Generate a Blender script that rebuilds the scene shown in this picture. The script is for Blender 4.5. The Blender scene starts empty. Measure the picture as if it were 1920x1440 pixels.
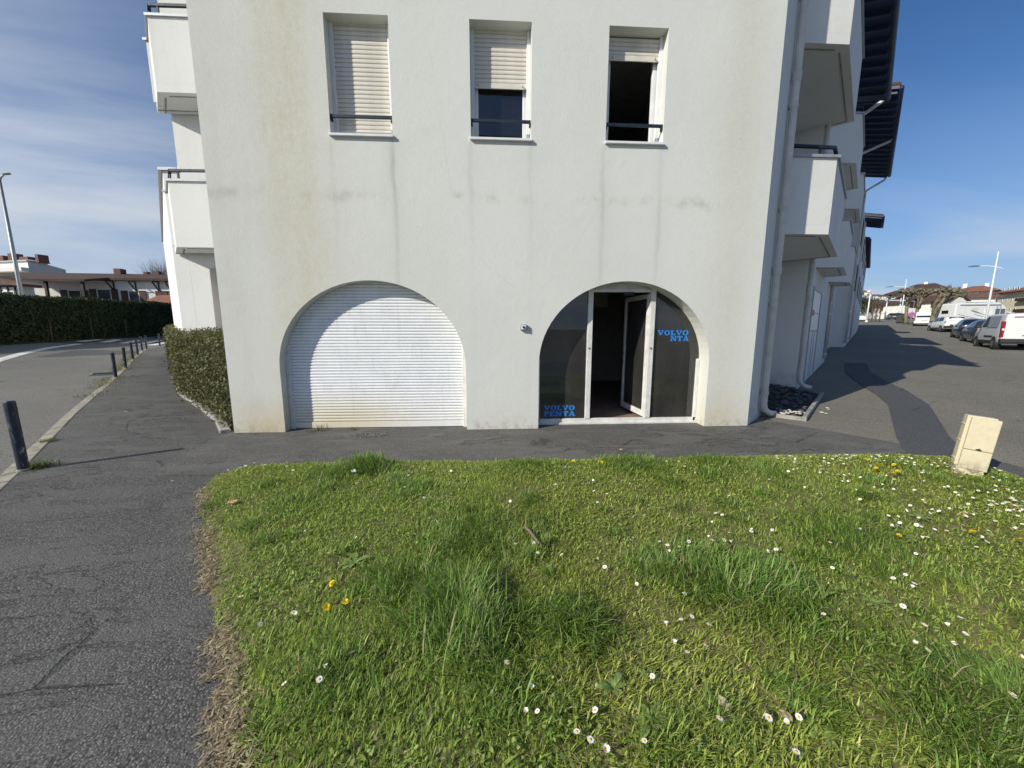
import bpy, bmesh, math, random
import numpy as np
from mathutils import Vector, Matrix
from mathutils.geometry import tessellate_polygon
random.seed(7); rng = np.random.default_rng(11)
scn = bpy.context.scene
COL = scn.collection
# ------------------------------------------------------------------ camera, sky, sun, exposure
CAMH = 1.6; FPX = 698.6; PITCH, YAW, ROLL = 0.147644, 0.055932, 0.00077
FWD = np.array([math.sin(YAW)*math.cos(PITCH), math.cos(YAW)*math.cos(PITCH), -math.sin(PITCH)])
RT0 = np.array([math.cos(YAW), -math.sin(YAW), 0.0]); UP0 = np.cross(RT0, FWD)
RT = math.cos(ROLL)*RT0 + math.sin(ROLL)*UP0; UPV = -math.sin(ROLL)*RT0 + math.cos(ROLL)*UP0
cam_d = bpy.data.cameras.new('camera'); cam = bpy.data.objects.new('camera', cam_d); COL.objects.link(cam)
cam_d.sensor_width = 36.0; cam_d.lens = 36.0*FPX/1920.0; cam_d.clip_start = 0.05; cam_d.clip_end = 6000
cam.matrix_world = Matrix(((RT[0], UPV[0], -FWD[0], 0), (RT[1], UPV[1], -FWD[1], 0), (RT[2], UPV[2], -FWD[2], CAMH), (0, 0, 0, 1)))
scn.camera = cam
SUN = np.array([1.17, 0.70, -0.803]); SUN = SUN/np.linalg.norm(SUN)       # direction the light travels
SUN_EL = math.asin(-SUN[2]); SUN_AZ = math.atan2(-SUN[0], -SUN[1])       # clockwise from +Y
sd = bpy.data.lights.new('sun', 'SUN'); sd.energy = 4.6; sd.angle = math.radians(0.5); sd.color = (1.0, 0.945, 0.83)
so = bpy.data.objects.new('sun', sd); COL.objects.link(so)
so.rotation_euler = Vector(SUN.tolist()).to_track_quat('-Z', 'Y').to_euler(); so.location = (-40, -30, 60)
scn.view_settings.view_transform = 'Standard'; scn.view_settings.look = 'None'
scn.view_settings.exposure = 0.12; scn.view_settings.gamma = 1.0; scn.view_settings.use_curve_mapping = False
scn.render.engine = 'CYCLES'; scn.cycles.max_bounces = 6; scn.cycles.diffuse_bounces = 3; scn.cycles.transparent_max_bounces = 8
W = bpy.data.worlds.new('World'); scn.world = W; W.use_nodes = True
wn, wl = W.node_tree.nodes, W.node_tree.links
wn.clear()
sky = wn.new('ShaderNodeTexSky'); sky.sky_type = 'NISHITA'; sky.sun_disc = False
sky.sun_elevation = SUN_EL; sky.sun_rotation = SUN_AZ % (2*math.pi); sky.air_density = 1.0; sky.dust_density = 0.6; sky.ozone_density = 2.2
bg = wn.new('ShaderNodeBackground'); bg.inputs['Strength'].default_value = 0.1
wo = wn.new('ShaderNodeOutputWorld')
tc = wn.new('ShaderNodeTexCoord')
sepw = wn.new('ShaderNodeSeparateXYZ'); wl.new(tc.outputs['Generated'], sepw.inputs[0])
# project the view direction on a high cloud layer so the cirrus foreshortens towards the horizon
def wmath(op, a, b=None, clamp=False):
    m = wn.new('ShaderNodeMath'); m.operation = op; m.use_clamp = clamp
    for i, v in enumerate((a, b)):
        if v is None: continue
        if isinstance(v, (int, float)): m.inputs[i].default_value = v
        else: wl.new(v, m.inputs[i])
    return m.outputs[0]
zz = wmath('MAXIMUM', wmath('ADD', sepw.outputs[2], 0.10), 0.02)
cx = wmath('DIVIDE', sepw.outputs[0], zz); cyy = wmath('DIVIDE', sepw.outputs[1], zz)
cmb = wn.new('ShaderNodeCombineXYZ'); wl.new(cx, cmb.inputs[0]); wl.new(cyy, cmb.inputs[1])
mp = wn.new('ShaderNodeMapping'); mp.inputs['Rotation'].default_value = (0, 0, math.radians(-28)); mp.inputs['Scale'].default_value = (0.34, 0.95, 1)
wl.new(cmb.outputs[0], mp.inputs['Vector'])
n1 = wn.new('ShaderNodeTexNoise'); n1.inputs['Scale'].default_value = 0.55; n1.inputs['Detail'].default_value = 7; n1.inputs['Roughness'].default_value = 0.56; n1.inputs['Distortion'].default_value = 0.7
wl.new(mp.outputs[0], n1.inputs['Vector'])
n2 = wn.new('ShaderNodeTexNoise'); n2.inputs['Scale'].default_value = 0.16; n2.inputs['Detail'].default_value = 2
mp2 = wn.new('ShaderNodeMapping'); mp2.inputs['Location'].default_value = (2.35, 0.55, 0); wl.new(cmb.outputs[0], mp2.inputs['Vector'])
wl.new(mp2.outputs[0], n2.inputs['Vector'])
def wramp(v, lo, hi):
    r = wn.new('ShaderNodeMapRange'); r.interpolation_type = 'SMOOTHSTEP'; r.inputs[1].default_value = lo; r.inputs[2].default_value = hi
    wl.new(v, r.inputs[0]); return r.outputs[0]
# the cirrus bank lies over the western half of the sky, thin veils elsewhere
bank = wramp(wmath('ADD', wmath('MULTIPLY', cx, -0.17), wmath('MULTIPLY', wmath('SUBTRACT', n2.outputs[0], 0.5), 0.9)), -0.04, 0.34)
cl = wmath('MULTIPLY', wramp(n1.outputs[0], 0.34, 0.64), wmath('ADD', wmath('MULTIPLY', bank, 0.95), 0.07))
lowc = wmath('MULTIPLY', wmath('MULTIPLY', wramp(sepw.outputs[2], 0.34, 0.06), wramp(n1.outputs[0], 0.40, 0.62)), 0.55)
cl = wmath('MAXIMUM', cl, lowc)
hz = wmath('MULTIPLY', wramp(sepw.outputs[2], 0.40, 0.0), 0.72)
mixw = wn.new('ShaderNodeMixRGB'); mixw.inputs['Color2'].default_value = (5.7, 6.2, 6.9, 1)
hsv = wn.new('ShaderNodeHueSaturation'); hsv.inputs['Saturation'].default_value = 1.22; hsv.inputs['Value'].default_value = 0.94
wl.new(sky.outputs[0], hsv.inputs['Color'])
mixh = wn.new('ShaderNodeMixRGB'); mixh.inputs['Color2'].default_value = (2.7, 4.1, 6.5, 1); wl.new(hz, mixh.inputs['Fac'])
tintn = wn.new('ShaderNodeMixRGB'); tintn.blend_type = 'MULTIPLY'; tintn.inputs['Fac'].default_value = 1; tintn.inputs['Color2'].default_value = (0.80, 0.87, 1.02, 1); wl.new(hsv.outputs[0], tintn.inputs['Color1']); wl.new(tintn.outputs[0], mixh.inputs['Color1'])
wl.new(cl, mixw.inputs['Fac']); wl.new(mixh.outputs[0], mixw.inputs['Color1']); wl.new(mixw.outputs[0], bg.inputs['Color']); wl.new(bg.outputs[0], wo.inputs[0])
# ------------------------------------------------------------------ geometry of the place
FD = 5.814                                                                # distance of the end facade
aR = math.radians(46.6); uR = np.array([math.sin(aR), math.cos(aR)]); nR = np.array([math.cos(aR), -math.sin(aR)]); OR = np.array([4.253, FD])
aL = math.radians(-39.5); uL = np.array([math.sin(aL), math.cos(aL)]); nL = np.array([-math.cos(aL), math.sin(aL)]); OL = np.array([-3.97, FD])
def gz(x, y):
    x = np.asarray(x, float); y = np.asarray(y, float)
    s = (x-OR[0])*uR[0] + (y-OR[1])*uR[1]
    a = np.interp(s, [4, 25.3, 52, 62, 100, 140, 400], [0, .565, 1.25, 1.75, 3.3, 4.5, 7])
    s2 = (x-OL[0])*uL[0] + (y-OL[1])*uL[1]; q2 = (x-OL[0])*nL[0] + (y-OL[1])*nL[1]
    b = np.interp(s2, [8, 14, 20, 26, 34, 60], [0, .08, .25, .48, 1.0, 1.45])
    b = b + 0.055*np.clip(q2-2.6, 0, 7)*np.clip((s2-10)/10, 0, 1)
    a = a*np.clip((x+3)/4, 0, 1)
    return a+b
def ray(x, y):
    return ((x-960.0)/FPX)*RT - ((y-720.0)/FPX)*UPV + FWD
def px(x, y, w):                                                          # point on a pixel's ray at a known distance
    return np.array([0, 0, CAMH]) + w*ray(x, y)
def gp(x, y):                                                             # where a pixel's ray meets the ground
    d = ray(x, y); lo = None; t = np.concatenate([np.arange(0.5, 40, 0.02), np.arange(40, 320, 0.1)])
    P = np.array([0, 0, CAMH])[None] + t[:, None]*d[None]
    k = np.nonzero(P[:, 2] < gz(P[:, 0], P[:, 1]))[0]
    return P[k[0]] if len(k) else P[-1]
def RW(u, n, z=0.0): p = OR+u*uR+n*nR; return np.array([p[0], p[1], z])
def LW(u, n, z=0.0): p = OL+u*uL+n*nL; return np.array([p[0], p[1], z])
# ------------------------------------------------------------------ helpers
def mesh_obj(name, verts, faces, mat, parent=None, smooth=False, mats=None, midx=None):
    me = bpy.data.meshes.new(name); me.from_pydata([tuple(map(float, v)) for v in verts], [], [tuple(f) for f in faces])
    for m in (mats or [mat]): me.materials.append(m)
    if midx is not None: me.polygons.foreach_set('material_index', midx)
    if smooth: me.polygons.foreach_set('use_smooth', [True]*len(me.polygons))
    me.update()
    o = bpy.data.objects.new(name, me); COL.objects.link(o)
    if parent is not None: o.parent = parent
    return o
class MB:
    def __init__(s): s.v = []; s.f = []
    def add(s, vs, fs):
        k = len(s.v); s.v += [tuple(map(float, v)) for v in vs]; s.f += [tuple(i+k for i in f) for f in fs]; return s
    def box(s, x0, x1, y0, y1, z0, z1, M=None):
        vs = [(x, y, z) for z in (z0, z1) for y in (y0, y1) for x in (x0, x1)]
        if M is not None: vs = [tuple(M @ Vector(v)) for v in vs]
        return s.add(vs, [(0, 2, 3, 1), (4, 5, 7, 6), (0, 1, 5, 4), (2, 6, 7, 3), (0, 4, 6, 2), (1, 3, 7, 5)])
    def prism(s, poly, z0, z1):                                           # poly counter-clockwise in plan
        n = len(poly); z0 = z0 if hasattr(z0, '__len__') else [z0]*n; z1 = z1 if hasattr(z1, '__len__') else [z1]*n
        vs = [(p[0], p[1], z0[i]) for i, p in enumerate(poly)] + [(p[0], p[1], z1[i]) for i, p in enumerate(poly)]
        fs = [(i, (i+1) % n, n+(i+1) % n, n+i) for i in range(n)] + [tuple(range(n-1, -1, -1)), tuple(range(n, 2*n))]
        return s.add(vs, fs)
    def bar(s, a, b, w, h, up=(0, 0, 1)):                                 # square bar from a to b
        a = Vector(a); b = Vector(b); d = (b-a).normalized(); r = d.cross(Vector(up))
        if r.length < 1e-4: r = d.cross(Vector((1, 0, 0)))
        r.normalize(); u2 = r.cross(d)
        vs = [p + r*(sx*w/2) + u2*(sz*h/2) for p in (a, b) for sx, sz in ((-1, -1), (1, -1), (1, 1), (-1, 1))]
        return s.add(vs, [(0, 1, 2, 3), (7, 6, 5, 4), (0, 4, 5, 1), (1, 5, 6, 2), (2, 6, 7, 3), (3, 7, 4, 0)])
    def tube(s, pts, r, n=10, cap=True):
        pts = [Vector(p) for p in pts]; rs = r if hasattr(r, '__len__') else [r]*len(pts)
        k = len(s.v); ref = None
        for i, p in enumerate(pts):
            d = (pts[min(i+1, len(pts)-1)]-pts[max(i-1, 0)]).normalized()
            if ref is None:
                ref = d.cross(Vector((0, 0, 1)))
                if ref.length < 0.1: ref = d.cross(Vector((1, 0, 0)))
            ref = (ref - d*ref.dot(d)).normalized(); b = d.cross(ref)
            for j in range(n):
                a = 2*math.pi*j/n; s.v.append(tuple(p + (ref*math.cos(a)+b*math.sin(a))*rs[i]))
        for i in range(len(pts)-1):
            for j in range(n):
                s.f.append((k+i*n+j, k+i*n+(j+1) % n, k+(i+1)*n+(j+1) % n, k+(i+1)*n+j))
        if cap:
            s.f.append(tuple(k+j for j in range(n-1, -1, -1))); s.f.append(tuple(k+(len(pts)-1)*n+j for j in range(n)))
        return s
    def lathe(s, prof, n=16, M=None):                                     # prof: (radius, z)
        k = len(s.v)
        for r, z in prof:
            for j in range(n):
                a = 2*math.pi*j/n; v = Vector((r*math.cos(a), r*math.sin(a), z)); s.v.append(tuple(M @ v if M is not None else v))
        for i in range(len(prof)-1):
            for j in range(n): s.f.append((k+i*n+j, k+i*n+(j+1) % n, k+(i+1)*n+(j+1) % n, k+(i+1)*n+j))
        return s
    def fill(s, loops, M=None, off=None):                                 # flat polygon with holes (xy lists)
        ls = [[Vector((p[0], p[1], 0)) for p in l] for l in loops]; flat = [v for l in ls for v in l]
        tr = tessellate_polygon(ls)
        vs = [tuple(M @ v) if M is not None else tuple(v) for v in flat]
        out = []
        for t in tr:
            a, b, c2 = (flat[i] for i in t)
            out.append(tuple(t) if (b-a).cross(c2-a).z > 0 else tuple(reversed(t)))
        return s.add(vs, out)
    def build(s, name, mat, parent=None, smooth=False, bevel=0, autos=None):
        o = mesh_obj(name, s.v, s.f, mat, parent, smooth)
        if bevel:
            m = o.modifiers.new('bevel', 'BEVEL'); m.width = bevel; m.segments = 2; m.limit_method = 'ANGLE'; m.angle_limit = math.radians(40)
        return o
def empty(name, loc, rz=0, label=None, cat=None, group=None):
    o = bpy.data.objects.new(name, None); COL.objects.link(o); o.location = tuple(map(float, loc)); o.rotation_euler = (0, 0, rz); o.empty_display_size = 0.2
    if label: tag(o, label, cat, group)
    return o
def tag(o, label=None, cat=None, group=None, kind=None):
    if label: o['label'] = label
    if cat: o['category'] = cat
    if group: o['group'] = group
    if kind: o['kind'] = kind
    return o
def share(src, parent, loc=(0, 0, 0), rot=(0, 0, 0), scale=(1, 1, 1)):
    o = src.copy(); COL.objects.link(o); o.parent = parent; o.location = loc; o.rotation_euler = rot; o.scale = scale; return o
def copy_tree(o, parent=None):
    c2 = o.copy(); COL.objects.link(c2); c2.parent = parent
    for ch in list(o.children): copy_tree(ch, c2)
    return c2
# ------------------------------------------------------------------ materials
class NT:
    def __init__(s, name):
        s.m = bpy.data.materials.new(name); s.m.use_nodes = True; s.n = s.m.node_tree.nodes; s.l = s.m.node_tree.links
        s.b = s.n['Principled BSDF']; s.out = s.n['Material Output']; s.tc = None
    def put(s, v, sock):
        if isinstance(v, (int, float)): sock.default_value = v
        elif isinstance(v, (tuple, list)): sock.default_value = (*v, 1) if len(v) == 3 and sock.type == 'RGBA' else v
        else: s.l.new(v, sock)
    def math(s, op, a, b=None, c=None, clamp=False):
        m = s.n.new('ShaderNodeMath'); m.operation = op; m.use_clamp = clamp
        for i, v in enumerate((a, b, c)):
            if v is not None: s.put(v, m.inputs[i])
        return m.outputs[0]
    def co(s, kind='Object'):
        if s.tc is None: s.tc = s.n.new('ShaderNodeTexCoord')
        return s.tc.outputs[kind]
    def geo(s): g = s.n.new('ShaderNodeNewGeometry'); return g.outputs['Position']
    def sep(s, v): q = s.n.new('ShaderNodeSeparateXYZ'); s.l.new(v, q.inputs[0]); return q.outputs
    def map(s, v, scale=(1, 1, 1), loc=(0, 0, 0), rot=(0, 0, 0)):
        m = s.n.new('ShaderNodeMapping'); m.inputs['Scale'].default_value = scale; m.inputs['Location'].default_value = loc; m.inputs['Rotation'].default_value = rot
        s.l.new(v, m.inputs['Vector']); return m.outputs[0]
    def noise(s, v, scale, detail=4, rough=0.55, dist=0.0):
        t = s.n.new('ShaderNodeTexNoise'); t.inputs['Scale'].default_value = scale; t.inputs['Detail'].default_value = detail
        t.inputs['Roughness'].default_value = rough; t.inputs['Distortion'].default_value = dist
        if v is not None: s.l.new(v, t.inputs['Vector'])
        return t.outputs['Fac']
    def voro(s, v, scale, feature='F1', out='Distance'):
        t = s.n.new('ShaderNodeTexVoronoi'); t.feature = feature; t.inputs['Scale'].default_value = scale
        if v is not None: s.l.new(v, t.inputs['Vector'])
        return t.outputs[out]
    def ramp(s, v, lo, hi, a=0.0, b=1.0):
        r = s.n.new('ShaderNodeMapRange'); r.interpolation_type = 'SMOOTHSTEP'
        for i, x in enumerate((v, lo, hi, a, b)): s.put(x, r.inputs[i])
        return r.outputs[0]
    def mix(s, f, a, b, mode='MIX'):
        m = s.n.new('ShaderNodeMixRGB'); m.blend_type = mode; s.put(f, m.inputs[0]); s.put(a, m.inputs[1]); s.put(b, m.inputs[2]); return m.outputs[0]
    def bump(s, h, strength=0.3, dist=0.01):
        b = s.n.new('ShaderNodeBump'); b.inputs['Strength'].default_value = strength; b.inputs['Distance'].default_value = dist
        s.l.new(h, b.inputs['Height']); s.l.new(b.outputs[0], s.b.inputs['Normal']); return b
    def set(s, col=None, rough=None, metal=None, spec=None):
        if col is not None: s.put(col, s.b.inputs['Base Color'])
        if rough is not None: s.put(rough, s.b.inputs['Roughness'])
        if metal is not None: s.b.inputs['Metallic'].default_value = metal
        if spec is not None: s.b.inputs['Specular IOR Level'].default_value = spec
        return s.m
def paint(name, col, rough=0.5, metal=0.0, var=0.12, scale=9.0, spec=0.5, coat=0.0):
    t = NT(name); c1 = tuple(min(1, x*(1+var)) for x in col); c0 = tuple(x*(1-var) for x in col)
    f = t.noise(t.co(), scale, 5, 0.6)
    t.set(t.mix(t.ramp(f, 0.3, 0.7), c0, c1), t.ramp(f, 0.2, 0.8, rough*0.85, min(1, rough*1.15)), metal, spec)
    if coat: t.b.inputs['Coat Weight'].default_value = coat; t.b.inputs['Coat Roughness'].default_value = 0.06
    return t.m
def asphalt(name, col, warm, stone, sc=1.0, bumpd=0.006, patch=0.5, fissure=0.0):
    t = NT(name); P = t.geo()
    big = t.noise(P, 0.35, 5, 0.6); mid = t.noise(P, 2.6, 5, 0.65); v = t.voro(P, 95*sc); v2 = t.voro(P, 95*sc, out='Color')
    grit = t.noise(P, 160*sc, 3, 0.7)
    base = t.mix(t.ramp(big, 0.32, 0.68), tuple(x*(1-0.25*patch) for x in col), tuple(x*(1+0.25*patch) for x in col))
    base = t.mix(t.ramp(mid, 0.42, 0.75, 0, 0.55), base, warm)
    cs = t.sep(v2)[0]
    base = t.mix(t.ramp(cs, 0.55, 1.0, 0, 0.75), base, stone)
    base = t.mix(t.ramp(v, 0.45, 0.8, 0, 0.8), base, tuple(x*0.35 for x in col))
    # fine shrinkage cracks, broken up by the large noise
    wv = t.noise(P, 1.1, 3, 0.5)
    crk = t.voro(t.map(P, (0.55, 1.6, 1), rot=(0, 0, 0.5)), 0.9, 'DISTANCE_TO_EDGE')
    wob = t.math('ADD', crk, t.math('MULTIPLY', t.math('SUBTRACT', t.noise(P, 7, 4, 0.7), 0.5), 0.06))
    cm = t.math('MULTIPLY', t.ramp(t.math('ABSOLUTE', wob), 0.012, 0.004), t.ramp(wv, 0.5, 0.62))
    base = t.mix(t.math('MULTIPLY', cm, 0.6), base, tuple(x*0.25 for x in col))
    h = t.math('SUBTRACT', t.math('ADD', t.math('MULTIPLY', t.math('SUBTRACT', 0.6, v), t.ramp(cs, 0, 1, 0.35, 1.0)), t.math('MULTIPLY', grit, 0.35)), t.math('MULTIPLY', cm, 1.2))
    h = t.math('ADD', h, t.math('MULTIPLY', mid, 0.8))
    if fissure:                                                           # torn transverse fissures and ravelled bands
        fn = t.noise(t.map(P, (0.75, 2.3, 1), rot=(0, 0, -0.25)), 1.5, 6, 0.62, 0.6); fm = t.noise(P, 0.9, 2, 0.5)
        fz = t.math('MULTIPLY', t.ramp(t.math('ABSOLUTE', t.math('SUBTRACT', fn, 0.5)), 0.012, 0.002), t.ramp(fm, 0.45, 0.58))
        base = t.mix(t.math('MULTIPLY', fz, fissure), base, tuple(x*0.18 for x in col))
        h = t.math('SUBTRACT', h, t.math('MULTIPLY', fz, 1.6)); rav = t.ramp(fn, 0.5, 0.56); h = t.math('ADD', h, t.math('MULTIPLY', rav, 0.5))
        base = t.mix(t.math('MULTIPLY', t.ramp(fn, 0.46, 0.60), 0.35), base, tuple(x*1.5 for x in col))
    t.bump(h, 0.9, bumpd)
    return t.set(base, t.ramp(grit, 0.2, 0.8, 0.75, 0.95), spec=0.35)
M = {}
M['lot'] = asphalt('lot_asphalt', (0.20, 0.187, 0.152), (0.235, 0.21, 0.155), (0.33, 0.31, 0.26), 0.75, 0.005)
M['road'] = asphalt('road_asphalt', (0.165, 0.161, 0.148), (0.17, 0.158, 0.125), (0.26, 0.255, 0.235), 0.7, 0.004)
M['pave'] = asphalt('pavement_asphalt', (0.096, 0.094, 0.090), (0.122, 0.116, 0.105), (0.25, 0.245, 0.235), 1.15, 0.0055, 0.8, 0.42)
M['path'] = asphalt('path_asphalt', (0.115, 0.112, 0.104), (0.125, 0.118, 0.10), (0.21, 0.205, 0.19), 0.9, 0.005, 0.6, 0.5)
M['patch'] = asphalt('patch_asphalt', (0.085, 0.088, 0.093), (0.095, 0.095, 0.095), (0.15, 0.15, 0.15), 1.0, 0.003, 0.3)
M['kerb'] = paint('kerb_concrete', (0.27, 0.25, 0.21), 0.9, var=0.3, scale=6)
M['concrete'] = paint('concrete', (0.30, 0.29, 0.26), 0.9, var=0.25, scale=5)
M['linepaint'] = paint('road_paint', (0.62, 0.62, 0.58), 0.7, var=0.2, scale=3)
def plaster(name, col, facade=False):
    t = NT(name); P = t.geo(); x, y, z = t.sep(P)
    big = t.noise(P, 0.55, 5, 0.6); fine = t.noise(P, 90, 3, 0.7); mid = t.noise(P, 6, 5, 0.65)
    c = t.mix(t.ramp(big, 0.3, 0.7), tuple(k*0.95 for k in col), col)
    c = t.mix(t.ramp(mid, 0.5, 0.8, 0, 0.25), c, tuple(k*0.86 for k in col))
    str_v = t.map(P, (2.1, 2.1, 0.22)); strk = t.math('ADD', t.math('MULTIPLY', t.noise(str_v, 1.4, 6, 0.66), 0.55), t.math('MULTIPLY', t.noise(P, 1.3, 5, 0.62), 0.45))
    if facade:
        wobx = t.math('ADD', x, t.math('MULTIPLY', t.math('SUBTRACT', t.noise(t.map(P, (0, 0, 1)), 0.9, 4, 0.6), 0.5), 0.16))
        def gx(x0, w): d = t.math('DIVIDE', t.math('SUBTRACT', wobx, x0), w); return t.math('POWER', 2.718, t.math('MULTIPLY', t.math('MULTIPLY', d, d), -1.0))
        def acc(lst):
            r = None
            for q in lst: r = q if r is None else t.math('ADD', r, q)
            return r
        brk = t.ramp(strk, 0.28, 0.66, 0.15, 1.0)
        # damp ochre/green bands running down the left pier, near the right corner and over the base
        och = acc([t.math('MULTIPLY', gx(-2.85, 0.42), 0.85), t.math('MULTIPLY', gx(-3.75, 0.25), 0.3), t.math('MULTIPLY', gx(3.72, 0.34), 0.55), t.math('MULTIPLY', gx(-2.5, 0.8), 0.38), t.math('MULTIPLY', gx(-0.95, 0.35), 0.12)])
        och = t.math('MULTIPLY', och, t.ramp(strk, 0.25, 0.7, 0.35, 1.0))
        c = t.mix(t.math('MULTIPLY', t.math('MULTIPLY', och, t.ramp(t.noise(P, 11, 6, 0.75), 0.3, 0.7, 0.6, 1.1)), 0.74, clamp=True), c, (0.53, 0.495, 0.35))
        basel = t.math('MULTIPLY', t.ramp(z, 0.75, 0.0), t.math('ADD', t.math('MULTIPLY', gx(-3.5, 0.5), 1.0), t.math('ADD', t.math('MULTIPLY', gx(3.8, 0.4), 0.5), t.math('MULTIPLY', gx(0.2, 0.5), 0.25))))
        c = t.mix(t.math('MULTIPLY', basel, t.ramp(mid, 0.2, 0.7, 0.5, 1.0), clamp=True), c, (0.56, 0.45, 0.25))
        # run-off from the sill ends: dark streaks starting under the sills
        ends = [(-2.22, .35), (-1.37, .95), (-0.27, .45), (0.60, .5), (1.68, .7), (2.55, .8)]
        dk = []
        for ex, st in ends:
            up = t.math('MULTIPLY', t.ramp(z, 4.31, 4.22), t.ramp(z, 1.5 if st > .6 else 2.6, 4.2, 0.25, 1.0))
            dk.append(t.math('MULTIPLY', t.math('MULTIPLY', gx(ex, 0.035), up), st))
            dk.append(t.math('MULTIPLY', t.math('MULTIPLY', gx(ex+0.02, 0.13), up), st*0.35))
        dk = t.math('MULTIPLY', acc(dk), brk)
        c = t.mix(t.math('MULTIPLY', dk, 0.40, clamp=True), c, (0.20, 0.20, 0.185))
        # smudged line at the floor slab
        zz2 = t.math('ADD', z, t.math('MULTIPLY', t.noise(t.map(P, (1, 0, 0)), 1.7, 4, 0.6), 0.35))
        sl = t.ramp(t.math('ABSOLUTE', t.math('SUBTRACT', zz2, 3.66)), 0.12, 0.0)
        sl = t.math('MULTIPLY', sl, t.ramp(t.noise(P, 1.6, 5, 0.7), 0.46, 0.68))
        c = t.mix(t.math('MULTIPLY', sl, 0.42), c, (0.30, 0.285, 0.24))
        # cooler, dirtier wash on the left third
        c = t.mix(t.math('MULTIPLY', t.ramp(x, -2.6, -4.0), t.ramp(strk, 0.3, 0.7, 0.15, 0.5)), c, (0.50, 0.50, 0.47))
        # hairline cracks
        cr = t.voro(t.map(P, (0.5, 1, 0.33)), 0.9, 'DISTANCE_TO_EDGE')
        cw = t.math('ADD', cr, t.math('MULTIPLY', t.math('SUBTRACT', t.noise(P, 5, 5, 0.7), 0.5), 0.07))
        cmk = t.math('MULTIPLY', t.ramp(t.math('ABSOLUTE', cw), 0.006, 0.001), t.ramp(t.noise(P, 0.8, 2), 0.5, 0.6))
        c = t.mix(t.math('MULTIPLY', cmk, 0.07), c, (0.22, 0.21, 0.19))
        # splashed grime just above the paving and pocks of lost render
        gr = t.math('MULTIPLY', t.ramp(z, 0.28, 0.0), t.ramp(t.noise(P, 9, 5, 0.75), 0.42, 0.7))
        c = t.mix(t.math('MULTIPLY', gr, 0.6), c, (0.25, 0.235, 0.19))
        pk = t.math('MULTIPLY', t.ramp(t.voro(P, 3.1), 0.07, 0.03), t.ramp(t.noise(P, 0.9, 2), 0.52, 0.62))
        c = t.mix(t.math('MULTIPLY', pk, 0.35), c, (0.33, 0.32, 0.29))
    else:
        c = t.mix(t.math('MULTIPLY', t.ramp(strk, 0.45, 0.75), 0.35), c, tuple(k*0.72 for k in col))
        c = t.mix(t.math('MULTIPLY', t.ramp(z, 0.7, 0.0), t.ramp(mid, 0.35, 0.7, 0, 0.45)), c, (0.26, 0.24, 0.2))
    grain = t.noise(P, 22, 6, 0.8)
    c = t.mix(t.ramp(grain, 0.48, 0.72, 0, 0.22), c, tuple(k*0.78 for k in col)); c = t.mix(t.ramp(grain, 0.5, 0.3, 0, 0.15), c, tuple(min(1, k*1.12) for k in col))
    t.bump(t.math('ADD', fine, t.math('MULTIPLY', mid, 0.9)), 0.55, 0.008)
    return t.set(c, 0.92, spec=0.25)
M['facade'] = plaster('facade_render', (0.685, 0.695, 0.655), True)
M['plaster'] = plaster('white_render', (0.73, 0.735, 0.71))
M['farwall'] = paint('house_render', (0.72, 0.71, 0.67), 0.9, var=0.06, scale=0.8)
M['farwall2'] = paint('cream_render', (0.62, 0.57, 0.42), 0.9, var=0.06, scale=0.8)
M['farwall3'] = paint('grey_render', (0.48, 0.47, 0.45), 0.9, var=0.06, scale=0.8)
M['pvc'] = paint('white_pvc', (0.74, 0.75, 0.76), 0.4, var=0.05, scale=4)
M['slat'] = paint('shutter_cream', (0.66, 0.63, 0.55), 0.5, var=0.09, scale=5)
def shutter_mat():
    t = NT('shutter_white'); P = t.geo(); x, y, z = t.sep(P)
    n = t.noise(P, 3.0, 5, 0.6); st = t.noise(t.map(P, (4, 1, 0.7)), 3, 5, 0.65)
    c = t.mix(t.ramp(n, 0.3, 0.7), (0.80, 0.81, 0.83), (0.87, 0.88, 0.89))
    c = t.mix(t.math('MULTIPLY', t.ramp(st, 0.5, 0.78), 0.35), c, (0.50, 0.49, 0.45))
    c = t.mix(t.math('MULTIPLY', t.ramp(z, 0.75, 0.05), t.ramp(t.math('ABSOLUTE', t.math('ADD', x, 2.4)), 1.5, 0.1, 0.15, 0.75)), c, (0.66, 0.57, 0.36))
    return t.set(c, 0.42)
M['shutter'] = shutter_mat()
M['alu'] = paint('white_aluminium', (0.70, 0.69, 0.65), 0.45, var=0.12, scale=7)
M['navy'] = paint('navy_steel', (0.005, 0.015, 0.030), 0.6, var=0.3, scale=12)
M['eave'] = paint('dark_timber', (0.012, 0.030, 0.080), 0.55, var=0.35, scale=3)
M['pipe'] = paint('pipe_pvc', (0.60, 0.59, 0.56), 0.5, var=0.1, scale=4)
M['rubber'] = paint('black_rubber', (0.012, 0.012, 0.013), 0.75)
M['dark'] = paint('interior_dark', (0.10, 0.095, 0.09), 0.9)
M['roomwall'] = paint('room_wall', (0.30, 0.29, 0.27), 0.9)
M['roomfloor'] = paint('room_floor', (0.22, 0.15, 0.12), 0.7, var=0.25, scale=4)
M['coping'] = paint('coping_zinc', (0.36, 0.38, 0.40), 0.5, metal=0.3)
M['steel'] = paint('galvanised', (0.33, 0.35, 0.36), 0.5, metal=0.5)
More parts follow.
